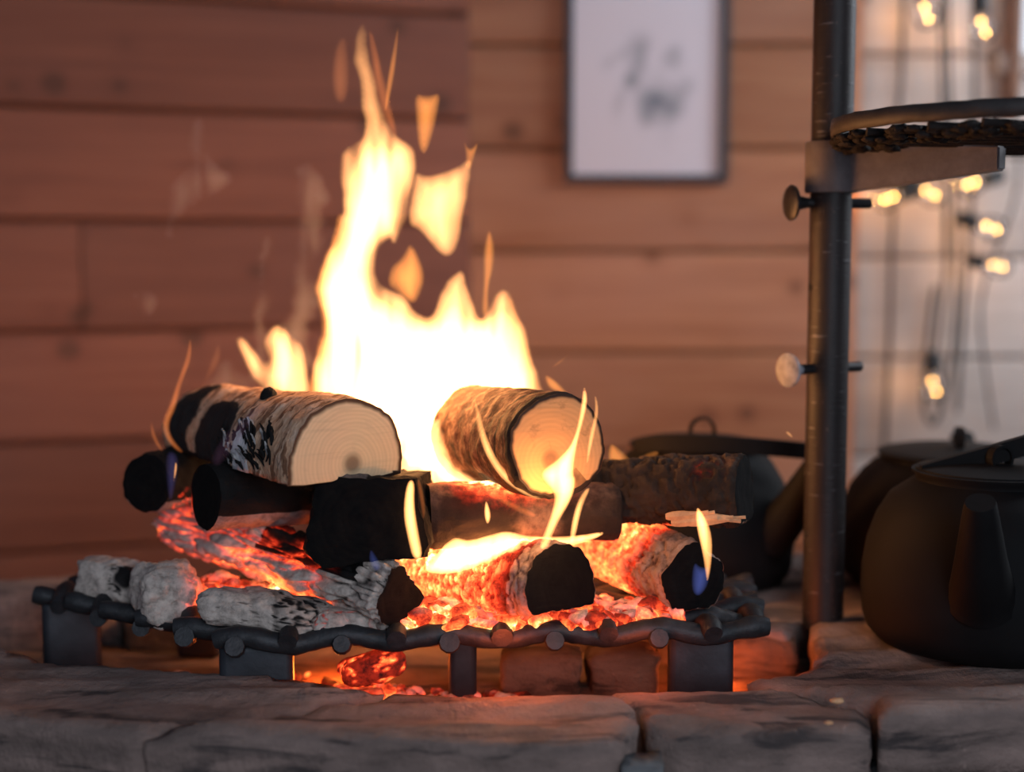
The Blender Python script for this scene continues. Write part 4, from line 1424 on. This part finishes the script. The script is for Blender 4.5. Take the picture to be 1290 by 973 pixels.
K1 = P(878, 560, 1.80)
kettle('sooty black kettle with a loop lid, standing behind the fire left of the pole', K1.x, 1.80, .124, .176, .082, math.radians(-42), M['soot'], 0.1,
       bail=[(-.082, -.05, .178), (-.05, -.07, .186), (.02, -.085, .186), (.08, -.08, .181), (.150, -.06, .172)], loop_off=(0.004, -.02), lid_dome=.010)
K2 = P(1204, 560, 1.79)
kettle('round brown-black kettle beside the pole, partly hidden by the nearest kettle', K2.x, 1.79, .145, .166, .092, math.radians(70), M['soot2'], 1.35, lid_dome=.010, loop_off=(-.002, -.02), loop_s=.95)
K3 = P(1251, 600, 1.505)
kettle('largest black kettle nearest the camera at the right edge, spout facing forward', K3.x, 1.505, .135, .186, .080, math.radians(-112), M['soot'], 0.3,
       bail=[(-.075, .0, .182), (-.02, -.01, .200), (.05, -.02, .222), (.14, -.03, .245)], lid_dome=.010, loop_off=(.0, -.02), loop_s=.78)

# ------------------------------------------------------------------ picture
pc = P(815, 100, 2.77)
pb = P(815, 231, 2.77).z
fw = 204 / F * 2.77; fh = 0.47
pic = thing('framed_picture', 'dark framed print of grey ink brush marks on white, hung on the timber wall', 'picture', (pc.x, 2.768, pb))
for (cx, cz, sx, sz) in ((0, .008, fw, .016), (0, fh - .008, fw, .016), (-fw / 2 + .008, fh / 2, .016, fh - .032), (fw / 2 - .008, fh / 2, .016, fh - .032)):
    frombm('frame_bar', box_bm(sx, .02, sz, .002, c=(cx, 0, cz)), M['frame'], pic, False)
bm = box_bm(fw - .028, .004, fh - .028)
o = frombm('print', bm, M['print'], pic, False)
ref = P(815, 112, 2.77)
# keep the brush marks' local origin at their place on the sheet
dz = ref.z - (pb + fh / 2)
for v in o.data.vertices: v.co.z -= dz
o.location = (0, .004, fh / 2 + dz)

# ------------------------------------------------------------------ string lights
def bulb(px, py, d, ang, label, s=1.0, n=2):
    """light bulb: ang = direction (in the wall plane) the bulb points to, 0 = down"""
    c = P(px, py, d)
    dirv = Vector((math.sin(ang), -.15, -math.cos(ang))).normalized()
    m = axis_matrix(Vector((0, 0, 0)), dirv)
    root = thing('light_bulb', label, 'light bulb', c)
    glass = lathe('glass', [(.011 * s, -.030 * s), (.013 * s, -.024 * s), (.021 * s, -.008 * s), (.0235 * s, .006 * s), (.020 * s, .020 * s), (.010 * s, .028 * s), (.0001, .030 * s)], M['glass'], root, 24, m)
    lathe('socket', [(.0001, -.068 * s), (.010 * s, -.066 * s), (.014 * s, -.060 * s), (.0155 * s, -.034 * s), (.0145 * s, -.026 * s), (.0001, -.026 * s)], M['cord'], root, 20, m)
    V, Fc = [], []
    for k in range(n):
        off = Vector((.008 * (k % 2 - .5), 0, .021 * (k - (n - 1) / 2))) * s
        a, b = tube([m @ (off + Vector((0, 0, -.0012 * s))), m @ (off + Vector((0, 0, .0012 * s)))], .0019 * s, 8)
        base = len(V); V += a; Fc += [tuple(base + j for j in f) for f in b]
    pydata('filament', V, Fc, M['filament'], glass, True)
    l = bpy.data.lights.new('bulb_light', 'POINT'); l.energy = .10; l.color = (1.0, .45, .10); l.shadow_soft_size = .004
    lo = bpy.data.objects.new('bulb_light', l); C.objects.link(lo); lo.parent = root; lo.location = (-.03, .065, 0)
    return root


BD = 2.70
bulb(1167, 16, BD, .2, 'glowing bulb at the top left of the string lights, next to the pole', 1.0)
bulb(1239, 34, BD, .1, 'glowing bulb with a tall double filament at the top right of the string lights', 1.0)
bulb(1120, 250, BD, -1.3, 'glowing bulb just right of the pole under the grill arm', 1.0)
bulb(1172, 243, BD, 1.1, 'glowing bulb under the middle of the grill arm', 1.0)
bulb(1224, 231, BD, -1.3, 'glowing bulb under the free end of the grill arm', 1.0)
bulb(1249, 287, BD, 1.25, 'upper of two sideways bulbs with black sockets at the right edge', 1.0)
bulb(1257, 335, BD, 1.35, 'lower of two sideways bulbs with black sockets at the right edge', .9, 2)
bulb(1177, 487, BD, 0.0, 'lowest glowing bulb hanging straight down from a black socket', 1.0, 2)


def cord(pts, label, d=2.73, r=.0045):
    W_ = smooth_path([P(x, y, d + (k % 2) * .01) for k, (x, y) in enumerate(pts)], 8)
    base = W_[-1].copy()
    o = tubes('hanging_cable', [p - base for p in W_], r, M['cord'], None, 8)
    o.location = base
    return tag(o, label, 'cable', 'string light cables')


cord([(1187, -60), (1186, 60), (1190, 200), (1192, 320), (1184, 400), (1178, 455)], 'black cord leading down to the lowest bulb')
cord([(1193, -60), (1197, 120), (1205, 300), (1200, 440), (1180, 530), (1164, 510), (1170, 420), (1178, 360)], 'black cord looping below the lowest bulb', 2.745)
cord([(1140, -60), (1136, 80), (1124, 300), (1121, 420), (1114, 570)], 'leftmost dark cord hanging down the pale wall beside the pole', 2.75)
cord([(1225, -60), (1228, 100), (1226, 220), (1212, 420), (1206, 520)], 'dark cord hanging down under the free end of the grill arm', 2.74)
cord([(1280, 120), (1282, 230), (1262, 300), (1240, 360), (1236, 420), (1252, 540)], 'thin cord curving down at the right edge past the sideways bulbs', 2.74, .003)

# groups for repeats
for o in C.objects:
    if o.parent is None and o.get('category') and not o.get('group'):
        base = o.name.split('.')[0]
        g = {'kettle': 'black kettles on the hearth', 'light_bulb': 'glowing bulbs of the string lights', 'charred_log': 'charred logs in the fire', 'burning_log': 'burning logs on the grate',
             'birch_log': 'cut birch logs on top of the fire', 'flame': 'flames of the fire', 'ash_chunk': 'ash chunks on the grate', 'smoke': 'smoke left of the fire', 'spark': 'sparks', 'thumb_screw': 'thumb screws on the pole'}.get(base)
        if g: o['group'] = g
